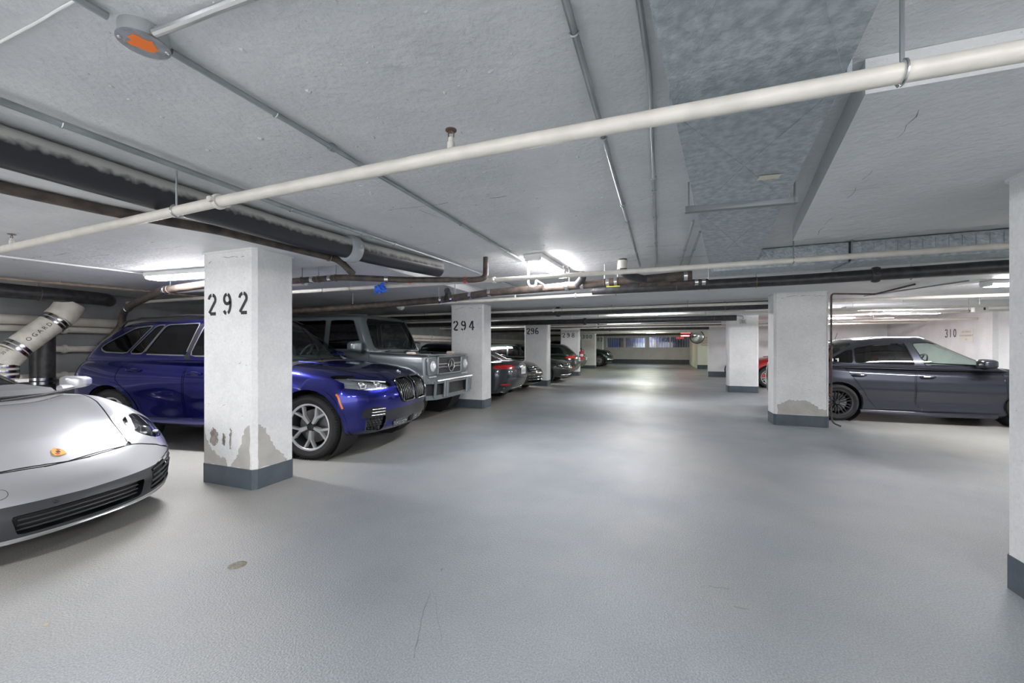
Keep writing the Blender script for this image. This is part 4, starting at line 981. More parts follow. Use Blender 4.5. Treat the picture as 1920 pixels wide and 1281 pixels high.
build_car(dict(name='car', label='boxy silver-grey off-roader with a star grille parked between columns 292 and 294', loc=(-5.82, 6.62, 0), rz=2.5, paint=P_GSILVER,
    low=dict(n=(36, 12, 12), r=(.03, .06, .10), k=3, xf=2.075, xr=-2.1, top=[(-2.1, 1.24), (.9, 1.24), (1.0, 1.22), (2.0, 1.175), (2.075, 1.165)], bot=[(-2.1, .55), (-1, .46), (1, .46), (2.07, .60)], plan=.865, sect=[(0, .97), (.1, 1), (.9, 1), (1, .985)], crown=.01, planf=(.03, 4), planr=(.02, 4)),
    up=dict(n=(26, 12, 10), r=(.06, .08, .16), k=4, xf=[(0, 1.02), (1, .70)], xr=[(0, -2.1), (1, -2.02)], top=[(-2.1, 1.93), (-1, 1.95), (.3, 1.945), (.75, 1.915)], bot=1.2, plan=[(-2.1, .855), (.7, .855), (1.02, .83)], sect=[(0, 1), (1, .875)], crown=.025, planf=(.05, 3), planr=(.03, 3)),
    wheels=dict(fx=1.425, rx=-1.425, r=.405, w=.28, y=.89, rim=.26, arch=.47, style='tri5', seg=40, dz=.03), deck=(-2.0, .95, .80), deckz=1.1,
    side_windows=[([(.76, 1.29), (.02, 1.29), (.02, 1.82), (.52, 1.82)], 'side_glass'), ([(-.10, 1.29), (-.98, 1.29), (-.98, 1.82), (-.10, 1.82)], 'rear_glass'), ([(-1.1, 1.29), (-1.92, 1.29), (-1.92, 1.80), (-1.1, 1.82)], 'quarter_glass')],
    windshield=[(-.70, 1.30), (.70, 1.30), (.635, 1.83), (-.635, 1.83)], rear_window=[(-.6, 1.32), (.6, 1.32), (.55, 1.8), (-.55, 1.8)], trim=mat('grey_rubber', (.10, .105, .11), .5), sglass=M_TINT, wglass=M_GLASS,
    panels=[('side', soft([(.93, .56), (.93, 1.5), (-.04, 1.5), (-.04, .56)], .04), 'door', side), ('side', soft([(-.06, .56), (-.06, 1.5), (-1.06, 1.5), (-1.06, .95), (-.95, .75), (-.92, .56)], .04), 'rear_door', side)],
    seats=((.0, -1.0), .38, 1.12, .55), steer=(.38, .38, 1.30), extras=g_extras))

# ---- ordinary cars, from one set of proportions
def gen(label, loc, rz, pm, L, W, H, wb, fo, kind='saloon', style='ten', r=.32, extras=None, regions=(), panels=(), rimmat=None, res=1.0, **kw):
    xn = wb / 2 + fo; xt = xn - L; hw = W / 2; belt = H * .645; hood = H * .66
    sal = kind == 'saloon'; rx_b = xt + (.42 if sal else .10); rx_t = xt + (1.45 if sal else (.62 if kind == 'hatch' else .5))
    deckz = belt + (.06 if sal else .03)
    q = lambda n: max(4, int(n * res))
    low = dict(n=(q(36), q(14), q(12)), r=(.07, .2, .28), k=4, xf=[(0, xn - .13), (.4, xn), (.7, xn - .02), (1, xn - .2)], xr=[(0, xt + .12), (.4, xt), (.75, xt + .02), (1, xt + .10)],
               top=[(xt, deckz - .04), (xt + .2, deckz), (xt + .8, deckz), (-.5, belt + .02), (.6, belt), (wb / 2 - .35, hood), (xn - .5, hood - .10), (xn - .15, hood - .22), (xn, hood - .30)],
               bot=[(xt, .36), (xt + .5, .22), (-.8, .19), (.9, .19), (xn - .3, .20), (xn, .20)], plan=[(xt, hw * .88), (xt + .5, hw * .965), (-.8, hw * .99), (.9, hw * .985), (xn - .5, hw * .97), (xn, hw * .88)],
               sect=[(0, .92), (.12, .975), (.35, .98), (.58, 1), (.78, .98), (.9, .95), (1, .91)], crown=.04, planf=(.36, 2.6), planr=(.26, 2.8), flare=((wb / 2, .36, .018, .45), (-wb / 2, .36, .02, .45)))
    up = dict(n=(q(24), q(12), q(8)), r=(.12, .18, .34), k=4, xf=[(0, wb / 2 - .12), (1, .22)], xr=[(0, rx_b), (.5, (rx_b * .6 + rx_t * .4)), (1, rx_t)],
              top=[(rx_b, belt + (.2 if sal else H * .27)), (rx_t, H * (.965 if sal else .955)), (-.45, H - .005), (.0, H), (.4, H * .965), (wb / 2, H * .8)], bot=belt - .06, plan=[(rx_b, hw * .82), (rx_t, hw * .90), (0, hw * .935), (wb / 2, hw * .86)], sect=[(0, 1), (.15, .985), (1, .72)], crown=.045, planf=(.26, 2.2), planr=(.2, 2.4))
    zt = H - .13; bx = -.12
    sw = [([(wb / 2 - .50, belt + .05), (bx + .04, belt + .055), (bx - .02, zt), (.15, zt), (.40, zt - .07)], 'side_glass'), ([(bx - .05, belt + .055), (-.98, belt + .065), (-.92, zt - .04), (bx - .1, zt)], 'rear_glass')]
    if not sal: sw.append(([(-1.04, belt + .07), (xt + .52, belt + .10), (xt + .75, zt - .08), (-.98, zt - .05)], 'quarter_glass'))
    else: sw.append(([(-1.04, belt + .068), (-1.36, belt + .085), (-1.0, zt - .07)], 'quarter_glass'))
    wz = belt + .06; rz0 = belt + (.13 if sal else .09)
    sp = dict(name='car', label=label, loc=loc, rz=rz, paint=pm, low=low, up=up, wheels=dict(fx=wb / 2, rx=-wb / 2, r=r, w=.23, y=hw * .985, rim=r * .70, arch=r + .04, style=style, seg=32, mat=rimmat, **kw.pop('wheelkw', {})),
              deck=(rx_b + .25, wb / 2 - .2, hw * .82), deckz=belt - .1, side_windows=sw, windshield=[(-hw * .82, wz), (hw * .82, wz), (hw * .60, H - .075), (0, H - .045), (-hw * .60, H - .075)], rear_window=[(-hw * .66, rz0), (hw * .66, rz0), (hw * .55, H - .10), (0, H - .08), (-hw * .55, H - .10)],
              panels=[('side', soft([(wb / 2 - .42, .3), (wb / 2 - .38, belt + .2), (bx, belt + .2), (bx, .3)], .05), 'door', side), ('side', soft([(bx - .02, .3), (bx - .02, belt + .2), (-1.15, belt + .2), (-1.1, .8), (-wb / 2 + .5, .3)], .05), 'rear_door', side)] + list(panels),
              regions=list(regions), seats=((.0, -.95), hw * .42, belt - .06, .46), steer=(.5, .36, belt + .08), extras=extras)
    sp.update(kw); return build_car(sp)
def plate(S, root, u, v, pr='rear', w=.31, h=.155):
    p, n = S.hit(pr, u, v); sx = -1 if pr == 'rear' else 1
    o = MB().box((p.x + sx * .012, u, v), (.012, w, h), bev=.004).build('licence_plate', M_PLATE, root)
    b = MB()
    for k in range(5): b.box((p.x + sx * .0185, u + (k - 2) * w * .16, v - .005), (.002, w * .08, h * .38))
    b.build('plate_digits', mat('plate_blue', (.35, .38, .45), .5), o)
def audi_x(root, S, U):
    plate(S, root, 0, .74)
    door_mirror(root, .62, .84, .99, P_NAVY, .2, .13, .18)
    strip(S, 'rear', [(-.72, .36), (-.3, .335), (.3, .335), (.72, .36)], .02, 'chrome_strip', M_SATIN, root, .002)
    strip(S, 'rear', [(-.60, .905), (0, .925), (.60, .905)], .016, 'lid_edge', P_NAVY, root, .004)
    for s in (-1, 1):
        p, n = S.hit('rear', s * .62, .28); M = frame_at(p + Vector((-.01, 0, 0)), (-1, 0, 0)); MB().lathe([(.03, -.06), (.034, .01), (.04, .012), (.042, -.06)], M @ Matrix.Diagonal((1, 1.7, 1, 1)), 18).build('exhaust_tip', M_CHROME, root)
        strip(S, 'rear', [(s * .50, .875), (s * .66, .875), (s * .80, .865)], .022, 'tail_light_bar', mat('lit_red', (.6, .02, .02), .3), root, .004)
    for k in range(4):
        p, n = S.hit('rear', (k - 1.5) * .075, .875); M = frame_at(p + n * .006, (-1, 0, 0)); MB().tube([M @ Vector((.045 * math.cos(i * math.pi / 10), .045 * math.sin(i * math.pi / 10), 0)) for i in range(20)], .006, 6, closed=True).build('badge_ring', M_CHROME, root)
gen('dark slate saloon parked with its tail lamps to the aisle beside column 294', (-5.62, 9.42, 0), 180, P_NAVY, 4.73, 1.84, 1.43, 2.82, .88, 'saloon', extras=audi_x,
    regions=[('rear', soft([(.44, .80), (.86, .815), (.90, .90), (.60, .905), (.46, .895)], .02), 'tail_light', rear), ('rear', soft([(.52, .42), (.80, .43), (.80, .465), (.52, .45)], .01), 'red_marker', rear), ('rear', soft([(-.1, .20), (.75, .22), (.80, .33), (.5, .32), (-.1, .30)], .03), 'valance', rear)],
    panels=[('rear', soft([(-.1, .60), (.50, .60), (.60, .78), (.62, .96), (-.1, 1.0)], .04), 'trunk_lid', rear)])
def grille_bars(S, root, zs, hw_, m=M_CHROME, w=.022, n=9):
    for z in zs: strip(S, 'front', [(u, z) for u in np.linspace(-hw_, hw_, n)], w, 'grille_bar', m, root, .0)
def passat_x(root, S, U):
    grille_bars(S, root, (.60, .66, .72), .52); grille_bars(S, root, (.36, .44), .66)
    o, M = decal_disc(S, 'front', 0, .665, .062, 'badge', M_GLOSSBLACK, root, .01, .006)
    MB().tube([M @ Vector((.06 * math.cos(i * math.pi / 12), .06 * math.sin(i * math.pi / 12), .006)) for i in range(24)], .006, 6, closed=True).build('badge_ring', M_CHROME, o)
    door_mirror(root, .66, .84, 1.0, P_BROWNBLACK, .2, .13, .18)
    for s in (-1, 1): strip(S, 'top', [(.95, s * .48), (1.5, s * .44), (2.05, s * .34)], .012, 'hood_crease', P_BROWNBLACK, root, .0)
gen('dark brown saloon with chrome grille bars parked nose-out beside column 296', (-5.68, 11.75, 0), 0, P_BROWNBLACK, 4.78, 1.83, 1.46, 2.78, .90, 'saloon', extras=passat_x, wglass=M_TINT,
    regions=[('front', soft([(.46, .60), (.80, .63), (.88, .75), (.80, .755), (.50, .72)], .02), 'headlight', front, .012, 'headlight_seal'), ('front', soft([(-.1, .57), (.46, .58), (.48, .74), (-.1, .75)], .02), 'grille', front), ('front', soft([(-.1, .26), (.66, .30), (.70, .48), (-.1, .48)], .03), 'intake', front)])
def hatch_x(root, S, U):
    grille_bars(S, root, (.60, .68), .5); grille_bars(S, root, (.30,), .66, M_SATIN)
    o, M = decal_disc(S, 'front', 0, .64, .065, 'badge', M_GLOSSBLACK, root, .01, .006)
    MB().tube([M @ Vector((.063 * math.cos(i * math.pi / 12), .063 * math.sin(i * math.pi / 12), .006)) for i in range(24)], .006, 6, closed=True).build('badge_ring', M_CHROME, o)
gen('near-black hatchback parked nose-out just behind column 296', (-5.32, 15.05, 0), 0, P_DGREEN, 4.26, 1.80, 1.47, 2.63, .86, 'hatch', extras=hatch_x, res=.8,
    regions=[('front', soft([(.44, .60), (.82, .64), (.86, .76), (.5, .71)], .02), 'headlight', front, .012, 'headlight_seal'), ('front', soft([(-.1, .57), (.44, .58), (.44, .71), (-.1, .71)], .02), 'grille', front), ('front', soft([(-.1, .26), (.66, .30), (.70, .48), (-.1, .48)], .03), 'intake', front)])
def golf_x(root, S, U):
    plate(S, root, 0, .80, 'rear', .34, .16)
    p, n = U.hit('rear', 0, 1.0); q, n2 = S.hit('rear', 0, .93); M = frame_at(q + Vector((-.012, 0, 0)), (-1, 0, .1))
    o = MB().lathe([(0, .004), (.055, .004), (.06, -.01)], M, 20).build('badge', M_GLOSSBLACK, root)
    MB().tube([M @ Vector((.058 * math.cos(i * math.pi / 12), .058 * math.sin(i * math.pi / 12), .004)) for i in range(24)], .007, 6, closed=True).build('badge_ring', M_CHROME, o)
    V = [M @ Vector((a, c, .006)) for a, c in ((.03, -.035), (-.005, -.012), (.01, 0), (-.005, .012), (.03, .035))]; MB().tube(V, .005, 5).build('badge_letter', M_CHROME, o)
    strip(S, 'rear', [(-.74, .34), (0, .325), (.74, .34)], .025, 'chrome_strip', M_SATIN, root, .002)
gen('dark green hatchback with red tail lamps backed up to column 298', (-5.45, 17.15, 0), 180, P_DGREEN, 4.4, 1.80, 1.50, 2.63, .88, 'hatch', extras=golf_x, res=.8, rglass=glass('green_rear_glass', (.16, .22, .18)),
    regions=[('rear', soft([(.36, .86), (.80, .85), (.88, .94), (.82, .99), (.40, .97)], .02), 'tail_light', rear), ('rear', soft([(.5, .44), (.78, .45), (.78, .49), (.5, .48)], .01), 'red_marker', rear), ('rear', soft([(-.1, .2), (.72, .22), (.76, .32), (-.1, .31)], .03), 'valance', rear)])
def olive_x(root, S, U):
    plate(S, root, 0, .70, 'rear', .34, .16)
gen('olive grey saloon whose tail shows behind the fire extinguisher', (-6.15, 21.6, 0), 180, P_OLIVE, 4.7, 1.82, 1.44, 2.75, .9, 'saloon', extras=olive_x, res=.7,
    regions=[('rear', soft([(.5, .70), (.84, .72), (.88, .94), (.52, .93)], .03), 'tail_light', rear)], table={'tail_light': [('tail_light', mat('dim_red_lens', (.16, .10, .08), .15, coat=.6), -.002, 'split')]})
def rr_x(root, S, U):
    grille_bars(S, root, (.78, .84), .55, M_SATIN); grille_bars(S, root, (.46, .54), .86, M_SATIN, .03)
    for s in (-1, 1):
        p, n = S.hit('front', s * .72, .92); MB().sphere(p - Vector((.03, 0, 0)), .05, 12, 8).build('projector_lens', M_CHROME, root)
    door_mirror(root, .75, .95, 1.25, P_GREEN, .22, .17, .18)
gen('deep green off-roader parked nose-out beyond column 300', (-5.40, 28.75, 0), 0, P_GREEN, 4.95, 2.03, 1.84, 2.92, .86, 'suv', extras=rr_x, style='y6', r=.40, res=.8,
    regions=[('front', soft([(.55, .86), (.92, .90), (.95, 1.0), (.6, .97)], .02), 'headlight', front, .012, 'headlight_seal'), ('front', soft([(-.1, .74), (.52, .76), (.52, .92), (-.1, .92)], .02), 'grille', front), ('front', soft([(-.1, .3), (.80, .36), (.82, .50), (-.1, .5)], .03), 'intake', front)])
def red_x(root, S, U):
    door_mirror(root, .62, .85, 1.02, M_GLOSSBLACK, .2, .14, .18)
    for (a, c) in ((-.5, 0), (.1, .6)): MB().tube([(wb2 - .10, a + .05, .985), (wb2 - .14, a + .5, 1.01)], .012, 6).build('wiper', M_BLACK, root)
wb2 = 2.65 / 2
gen('bright red hatchback parked nose-out behind the plain right column', (4.62, 15.85, 0), 180, P_RED, 4.35, 1.84, 1.52, 2.65, .86, 'hatch', extras=red_x, style='tri5', r=.345, res=.9, wheelkw=dict(caliper=M_RED),
    regions=[('front', soft([(.46, .62), (.84, .66), (.86, .76), (.5, .73)], .02), 'headlight', front, .012, 'headlight_seal'), ('front', soft([(-.1, .5), (.44, .52), (.46, .72), (-.1, .72)], .02), 'grille', front), ('front', soft([(-.1, .26), (.66, .30), (.70, .44), (-.1, .44)], .03), 'intake', front)])
# ------------------------------------------------------------------ fluorescent fittings
M_TUBE = mat('fluorescent_diffuser', (.95, .93, .96), .4, emit=(1.0, .975, 1.0), estr=30.0 * LAMP)
M_TUBEW = mat('fluorescent_diffuser_warm', (.95, .95, .9), .4, emit=(.98, 1.0, .84), estr=17.0 * LAMP)
def fitting(loc, rz, label, L=1.24, m=None, W=.2, drop=0.0):
    loc = (loc[0], loc[1], loc[2] - drop)
    r = empty('fluorescent_fitting', loc, R(rz), label, 'light fitting')
    b = MB(); b.box((0, 0, -.026), (L, W * 1.12, .052), bev=.008); b.build('housing', M_WHITE, r)
    prof = [(-W * .46, -.050), (-W * .42, -.070), (-W * .30, -.084), (W * .30, -.084), (W * .42, -.070), (W * .46, -.050)]
    MB().prism(prof, L - .06, Matrix.Translation((-(L - .06) / 2, 0, 0)) @ Matrix.Rotation(R(90), 4, 'Z') @ Matrix.Rotation(R(90), 4, 'X')).build('diffuser', m or M_TUBE, r, 50)
    for s in (-1, 1): MB().box((s * (L / 2 - .014), 0, -.052), (.030, W * .98, .06), bev=.01).build('end_cap', M_WHITE, r)
    if drop:
        for s in (-1, 1): MB().tube([(s * L * .36, 0, -.005), (s * L * .36, 0, drop)], .006, 6).build('stem', M_WHITE, r)
    return r
fitting((-5.35, 3.20, ZD), 4, 'lit fluorescent fitting behind the top of column 292')
fitting((-1.30, 4.92, ZS), 86, 'lit fluorescent fitting on the ceiling above the aisle before the pipes')
fitting((4.42, 10.9, ZS), 4, 'lit fluorescent fitting above the graphite saloon', drop=.16)
fitting((-1.02, 20.6, ZS), 4, 'lit fluorescent fitting at the far end of the aisle', m=M_TUBEW, drop=.13)
fitting((-.35, 10.35, ZS), 4, 'fluorescent fitting hidden above the crossing pipes past column 294')
fitting((4.85, 7.55, ZD), 4, 'end of a fluorescent fitting beside the cut-off right column')
fitting((-1.3, 15.6, ZS), 4, 'fluorescent fitting added as fill above the aisle by column 296')  # extra lamp, added to brighten the far part of the aisle
fitting((-.9, 29.5, ZS), 4, 'fluorescent fitting above the aisle by the far windows', m=M_TUBEW)
fitting((-.6, 23.0, ZS), 4, 'fluorescent fitting above the aisle before the noticed column', m=M_TUBEW)
fitting((-6.2, 13.9, ZD + .01), 4, 'fluorescent fitting over the left bays behind column 296')
fitting((6.0, 13.2, ZD + .01), 4, 'fluorescent fitting over the right bays beyond the graphite saloon')
fitting((5.5, 16.6, ZS), 4, 'fluorescent fitting above the parking bays by the red car')
# unseen fittings behind the viewpoint, put in as fill for the near zone
fitting((-2.15, -.9, ZS), 86, 'first unseen fill fitting behind the viewpoint left of the aisle')
fitting((1.75, -.6, ZS), 86, 'second unseen fill fitting behind the viewpoint right of the aisle')
fitting((1.7, -2.9, ZS), 86, 'third unseen fill fitting farthest behind the viewpoint')
fitting((-6.0, -1.2, ZD), 4, 'fourth unseen fill fitting behind the viewpoint over the left bays')
fitting((-1.0, 35.0, ZS), 0, 'fluorescent fitting lighting the store behind the far windows')
# ------------------------------------------------------------------ pipes, conduits and ductwork under the ceiling
M_BEIGE = mat('cream_pipe_paint', (.67, .645, .585), .4, noise=.12, nscale=9, bump=.1, bscale=30)
M_BLKPIPE = mat('black_iron', (.022, .022, .025), .4, noise=.4, nscale=14, col2=(.05, .05, .052))
M_RUST = mat('rusty_iron', (.10, .075, .06), .55, noise=.5, nscale=12, col2=(.035, .03, .028))
M_GREYPIPE = mat('grey_plastic_pipe', (.33, .36, .38), .4)
M_COND = mat('steel_conduit', (.42, .45, .46), .35, .7, noise=.3, nscale=5)
M_GALV = mat('galvanised_sheet', (.50, .56, .59), .42, .5, noise=.35, nscale=26, col2=(.33, .375, .40), bump=.8, bscale=40)
M_BAND_ST = mat('steel_band', (.62, .63, .64), .22, 1.0)
M_BRASS = mat('sprinkler_brass', (.22, .16, .12), .4, .6)
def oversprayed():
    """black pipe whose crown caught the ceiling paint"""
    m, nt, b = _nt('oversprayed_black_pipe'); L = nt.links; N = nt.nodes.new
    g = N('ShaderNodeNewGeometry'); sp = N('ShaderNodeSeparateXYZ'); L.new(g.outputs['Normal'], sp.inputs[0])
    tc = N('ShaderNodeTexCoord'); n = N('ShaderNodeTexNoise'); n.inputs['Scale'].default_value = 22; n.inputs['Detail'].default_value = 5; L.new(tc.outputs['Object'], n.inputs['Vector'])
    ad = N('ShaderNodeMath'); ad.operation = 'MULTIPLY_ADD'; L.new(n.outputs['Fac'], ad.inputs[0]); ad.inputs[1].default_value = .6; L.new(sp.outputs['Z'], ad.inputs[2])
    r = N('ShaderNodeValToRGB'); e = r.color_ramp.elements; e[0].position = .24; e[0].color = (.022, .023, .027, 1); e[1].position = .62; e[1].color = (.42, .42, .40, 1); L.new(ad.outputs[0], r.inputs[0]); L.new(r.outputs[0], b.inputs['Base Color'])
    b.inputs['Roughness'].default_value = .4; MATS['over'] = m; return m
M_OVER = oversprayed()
def along(P, s):
    for a, c in zip(P[:-1], P[1:]):
        l = (c - a).length
        if s <= l: return a + (c - a) * (s / l), (c - a).normalized()
        s -= l
    return P[-1], (P[-1] - P[-2]).normalized()
def pipe(label, pts, r, m, coup=(), hang=(), heads=(), ztop=ZS, name='pipe', bend=.12, seg=14, cmat=None, cat='pipe', ring=True, bands=(), bandmat=None, straps=()):
    o = Vector(pts[0]); root = empty(name, o, 0, label, cat)
    P = bezier_bend([Vector(p) - o for p in pts], bend) if len(pts) > 2 else [Vector(p) - o for p in pts]
    MB().tube(P, r, seg).build('run', m, root)
    def near(val):      # position on the run whose dominant coordinate equals val
        ax = 0 if abs(pts[-1][0] - pts[0][0]) > abs(pts[-1][1] - pts[0][1]) else 1
        for a, c in zip(P[:-1], P[1:]):
            A, C = a[ax] + o[ax], c[ax] + o[ax]
            if min(A, C) <= val <= max(A, C) and abs(C - A) > 1e-6: return a + (c - a) * ((val - A) / (C - A)), (c - a).normalized()
        return along(P, .5)
    for v in coup:
        p, d = near(v); M = frame_at(p, d); w = max(.028, r * .9)
        c = MB().lathe([(r, -w * .62), (r * 1.22 + .003, -w * .6), (r * 1.32 + .004, -w * .25), (r * 1.32 + .004, w * .25), (r * 1.22 + .003, w * .6), (r, w * .62)], M, seg).build('coupling', cmat or m, root)
        for s in ((-1, 1) if r > .02 else ()):
            q = M @ Vector((0, s * r * 1.55, 0)); MB().box(q, (.03, .03, .03), bev=.006).build('coupling_lug', cmat or m, c); 
    for v in bands:
        p, d = near(v); M = frame_at(p, d); MB().lathe([(r, -.022), (r * 1.05 + .002, -.02), (r * 1.05 + .002, .02), (r, .022)], M, seg).build('band', bandmat or M_BAND_ST, root)
    for v in hang:
        p, d = near(v); M = frame_at(p, d, (0, 0, 1)); zt = ztop - o.z
        h = MB().tube([M @ Vector(((r + .006) * math.cos(R(a)), (r + .006) * math.sin(R(a)), 0)) for a in range(20, 345, 25)], .004, 6).build('hanger_ring', M_BAND_ST if not ring else M_BRASS, root)
        MB().tube([p + Vector((0, 0, r)), Vector((p.x, p.y, zt))], .006, 6).build('hanger_rod', M_COND, h)
    for v in heads:
        p, d = near(v); q = p + Vector((0, 0, r * .8))
        hd = MB().lathe([(.016, 0), (.016, .03), (.011, .034), (.011, .05), (.006, .05)], Matrix.Translation(q), 12).build('sprinkler_head', m, root)
        MB().tube([q + Vector((-.012, 0, .05)), q + Vector((-.013, 0, .068)), q + Vector((0, 0, .08)), q + Vector((.013, 0, .068)), q + Vector((.012, 0, .05))], .003, 5).build('sprinkler_yoke', M_BRASS, hd)
        MB().lathe([(0, .082), (.024, .080), (.024, .083), (0, .085)], Matrix.Translation(q), 14).build('sprinkler_deflector', M_BRASS, hd)
    for v in straps:
        p, d = near(v); M = frame_at(p, d, (0, 0, 1)); MB().tube([M @ Vector(((r + .002) * math.cos(R(a)), (r + .002) * math.sin(R(a)), 0)) for a in range(90, 271, 30)], .004, 5).build('strap', M_COND, root)
    return root
# 1 the near sprinkler main
pipe('thick cream sprinkler main crossing the whole picture nearest the viewer', [(-9.05, 1.74, 2.13), (-5.14, 1.655, 2.13), (-2.306, 1.529, 2.13), (-.83, 1.497, 2.13), (.934, 1.513, 2.13), (8.25, 1.53, 2.13)], .0288, M_BEIGE, coup=(-2.306, 3.2), hang=(-2.70, .67, 5.0), heads=(-.828, -4.94, 3.8), name='sprinkler_pipe', bend=.05, seg=20, ring=False)
# 2 the second sprinkler line with the glove
pipe('cream sprinkler line with a blue glove hanging on it', [(-8.85, 4.30, 2.10), (-4.96, 4.335, 2.115), (-1.83, 4.412, 2.12), (-.2, 4.41, 2.12), (2.58, 4.315, 2.12), (8.25, 4.2, 2.12)], .026, M_BEIGE, coup=(-1.86, 5.0), hang=(-4.42, -3.95, 1.15), heads=(-1.0, -6.5), name='sprinkler_pipe', bend=.05, seg=16, ring=False)
# 3 the long black pipe, paint on its crown, by the left drop
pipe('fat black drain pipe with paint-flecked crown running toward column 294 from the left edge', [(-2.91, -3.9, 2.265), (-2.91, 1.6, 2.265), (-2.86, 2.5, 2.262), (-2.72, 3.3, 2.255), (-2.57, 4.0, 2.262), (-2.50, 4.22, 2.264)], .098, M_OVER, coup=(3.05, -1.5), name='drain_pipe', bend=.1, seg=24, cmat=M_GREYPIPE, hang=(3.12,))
# 4 slimmer dark pipe beside it, dropping into a tee
pipe('slimmer dark brown pipe running beside the fat black drain pipe over column 292', [(-3.5, -3.9, 2.204), (-3.42, 1.10, 2.204), (-3.36, 1.53, 2.204), (-3.13, 2.08, 2.203), (-3.02, 3.17, 2.198), (-3.0, 3.34, 2.08)], .034, M_RUST, coup=(), hang=(3.05,), name='drain_pipe', bend=.08, seg=16, ztop=ZD)
# 5 rusty branch with grey plastic insert and red labels
t5 = pipe('rusty branch pipe with a grey sleeve and red tape ending in an upward elbow', [(-4.7, 3.50, 2.09), (-3.34, 3.545, 2.10), (-2.75, 3.95, 2.10), (-2.02, 4.22, 2.10), (-1.90, 4.26, 2.12), (-1.90, 4.27, 2.365)], .034, M_RUST, bands=(-3.5, -3.75, -2.95), hang=(-3.42, -3.66, -3.9), name='drain_pipe', bend=.09, seg=16, bandmat=M_BAND_ST)
o5 = Vector((-4.7, 3.50, 2.09))
MB().tube([Vector((-2.75, 3.955, 2.10)) - o5, Vector((-2.10, 4.195, 2.10)) - o5], .0365, 16).build('grey_sleeve', M_GREYPIPE, t5)
for x, y in ((-2.73, 3.962), (-2.13, 4.184)): MB().lathe([(.038, -.015), (.038, .015)], frame_at(Vector((x, y, 2.10)) - o5, (.94, .34, 0)), 16).build('red_tape', mat('red_tape', (.6, .05, .05), .5), t5)
# 6 long cast-iron run across the aisle with tees, clamps and hangers
t6 = pipe('long black and rusty cast-iron run crossing the aisle below the lit fitting', [(-8.3, 5.42, 1.93), (-5.1, 5.40, 1.985), (-3.13, 5.40, 2.048), (-2.33, 5.30, 2.10), (-1.29, 5.20, 2.115), (-.38, 5.15, 2.14), (.35, 5.15, 2.165)], .052, M_RUST, bands=(-3.15, -2.95, -2.62, -2.3, -1.15, -.95, -.62, -.52, .28), hang=(-4.85, -3.2, -2.9, -1.12, -.66, -.5), name='drain_pipe', bend=.05, seg=18)
o6 = Vector((-8.3, 5.42, 1.93))
for k, (x, y, z) in enumerate(((-3.05, 5.38, 2.05), (-1.02, 5.18, 2.12))):
    MB().tube([Vector((x, y, z)) - o6, Vector((x + .1, y - .12, z + .07)) - o6, Vector((x + .12, y - .2, z + .10)) - o6], .045, 14).build('branch_stub', M_BLKPIPE, t6)
MB().tube(bezier_bend([Vector(p) - o6 for p in ((-.42, 4.93, 2.365), (-.42, 4.93, 2.2), (-.30, 5.02, 2.16), (-.18, 5.14, 2.145))], .08), .05, 14).build('vertical_drop', M_BLKPIPE, t6)
MB().lathe([(.055, -.05), (.055, .05)], Matrix.Translation(Vector((-.42, 4.93, 2.30)) - o6), 16).build('white_collar', M_BEIGE, t6)
MB().box(Vector((-.55, 5.12, 2.075)) - o6, (.16, .03, .010)).build('yellow_bracket', mat('yellow_tag', (.65, .6, .1), .5), t6)
# p-trap
pipe('small white plastic trap under the lit fitting', [(-1.53, 4.72, 2.365), (-1.53, 4.72, 2.10), (-1.515, 4.74, 2.075), (-1.47, 4.77, 2.075), (-1.455, 4.79, 2.10), (-1.455, 4.80, 2.15), (-1.46, 5.16, 2.15)], .014, mat('white_plastic', (.72, .75, .77), .35), name='drain_trap', bend=.02, seg=12, cat='drain trap')
# 7 third sprinkler line
pipe('third cream sprinkler line crossing just above the cars past the cast-iron run', [(-8.85, 6.55, 2.08), (-3.38, 6.2, 2.10), (0.0, 5.92, 2.10), (3.36, 5.62, 2.10), (8.25, 5.5, 2.10)], .026, M_BEIGE, coup=(-6.2, -1.2, 3.4), hang=(-4.9, -.6, .6, 2.6), heads=(-2.2, 1.9), name='sprinkler_pipe', bend=.05, seg=14)
# 8 black pipe across the right half
pipe('thick black pipe crossing the right half under the side duct', [(-.9, 5.72, 2.12), (1.52, 5.62, 2.115), (3.06, 5.28, 2.10), (8.25, 5.0, 2.08)], .062, M_BLKPIPE, coup=(2.2,), hang=(.2, 1.1, 4.0), name='drain_pipe', bend=.2, seg=18)
pipe('short dark pipe ending at the duct transition with a steel band', [(-.25, 5.44, 2.13), (.55, 5.46, 2.125)], .036, M_RUST, bands=(.42, .5), name='drain_pipe', bend=.06)
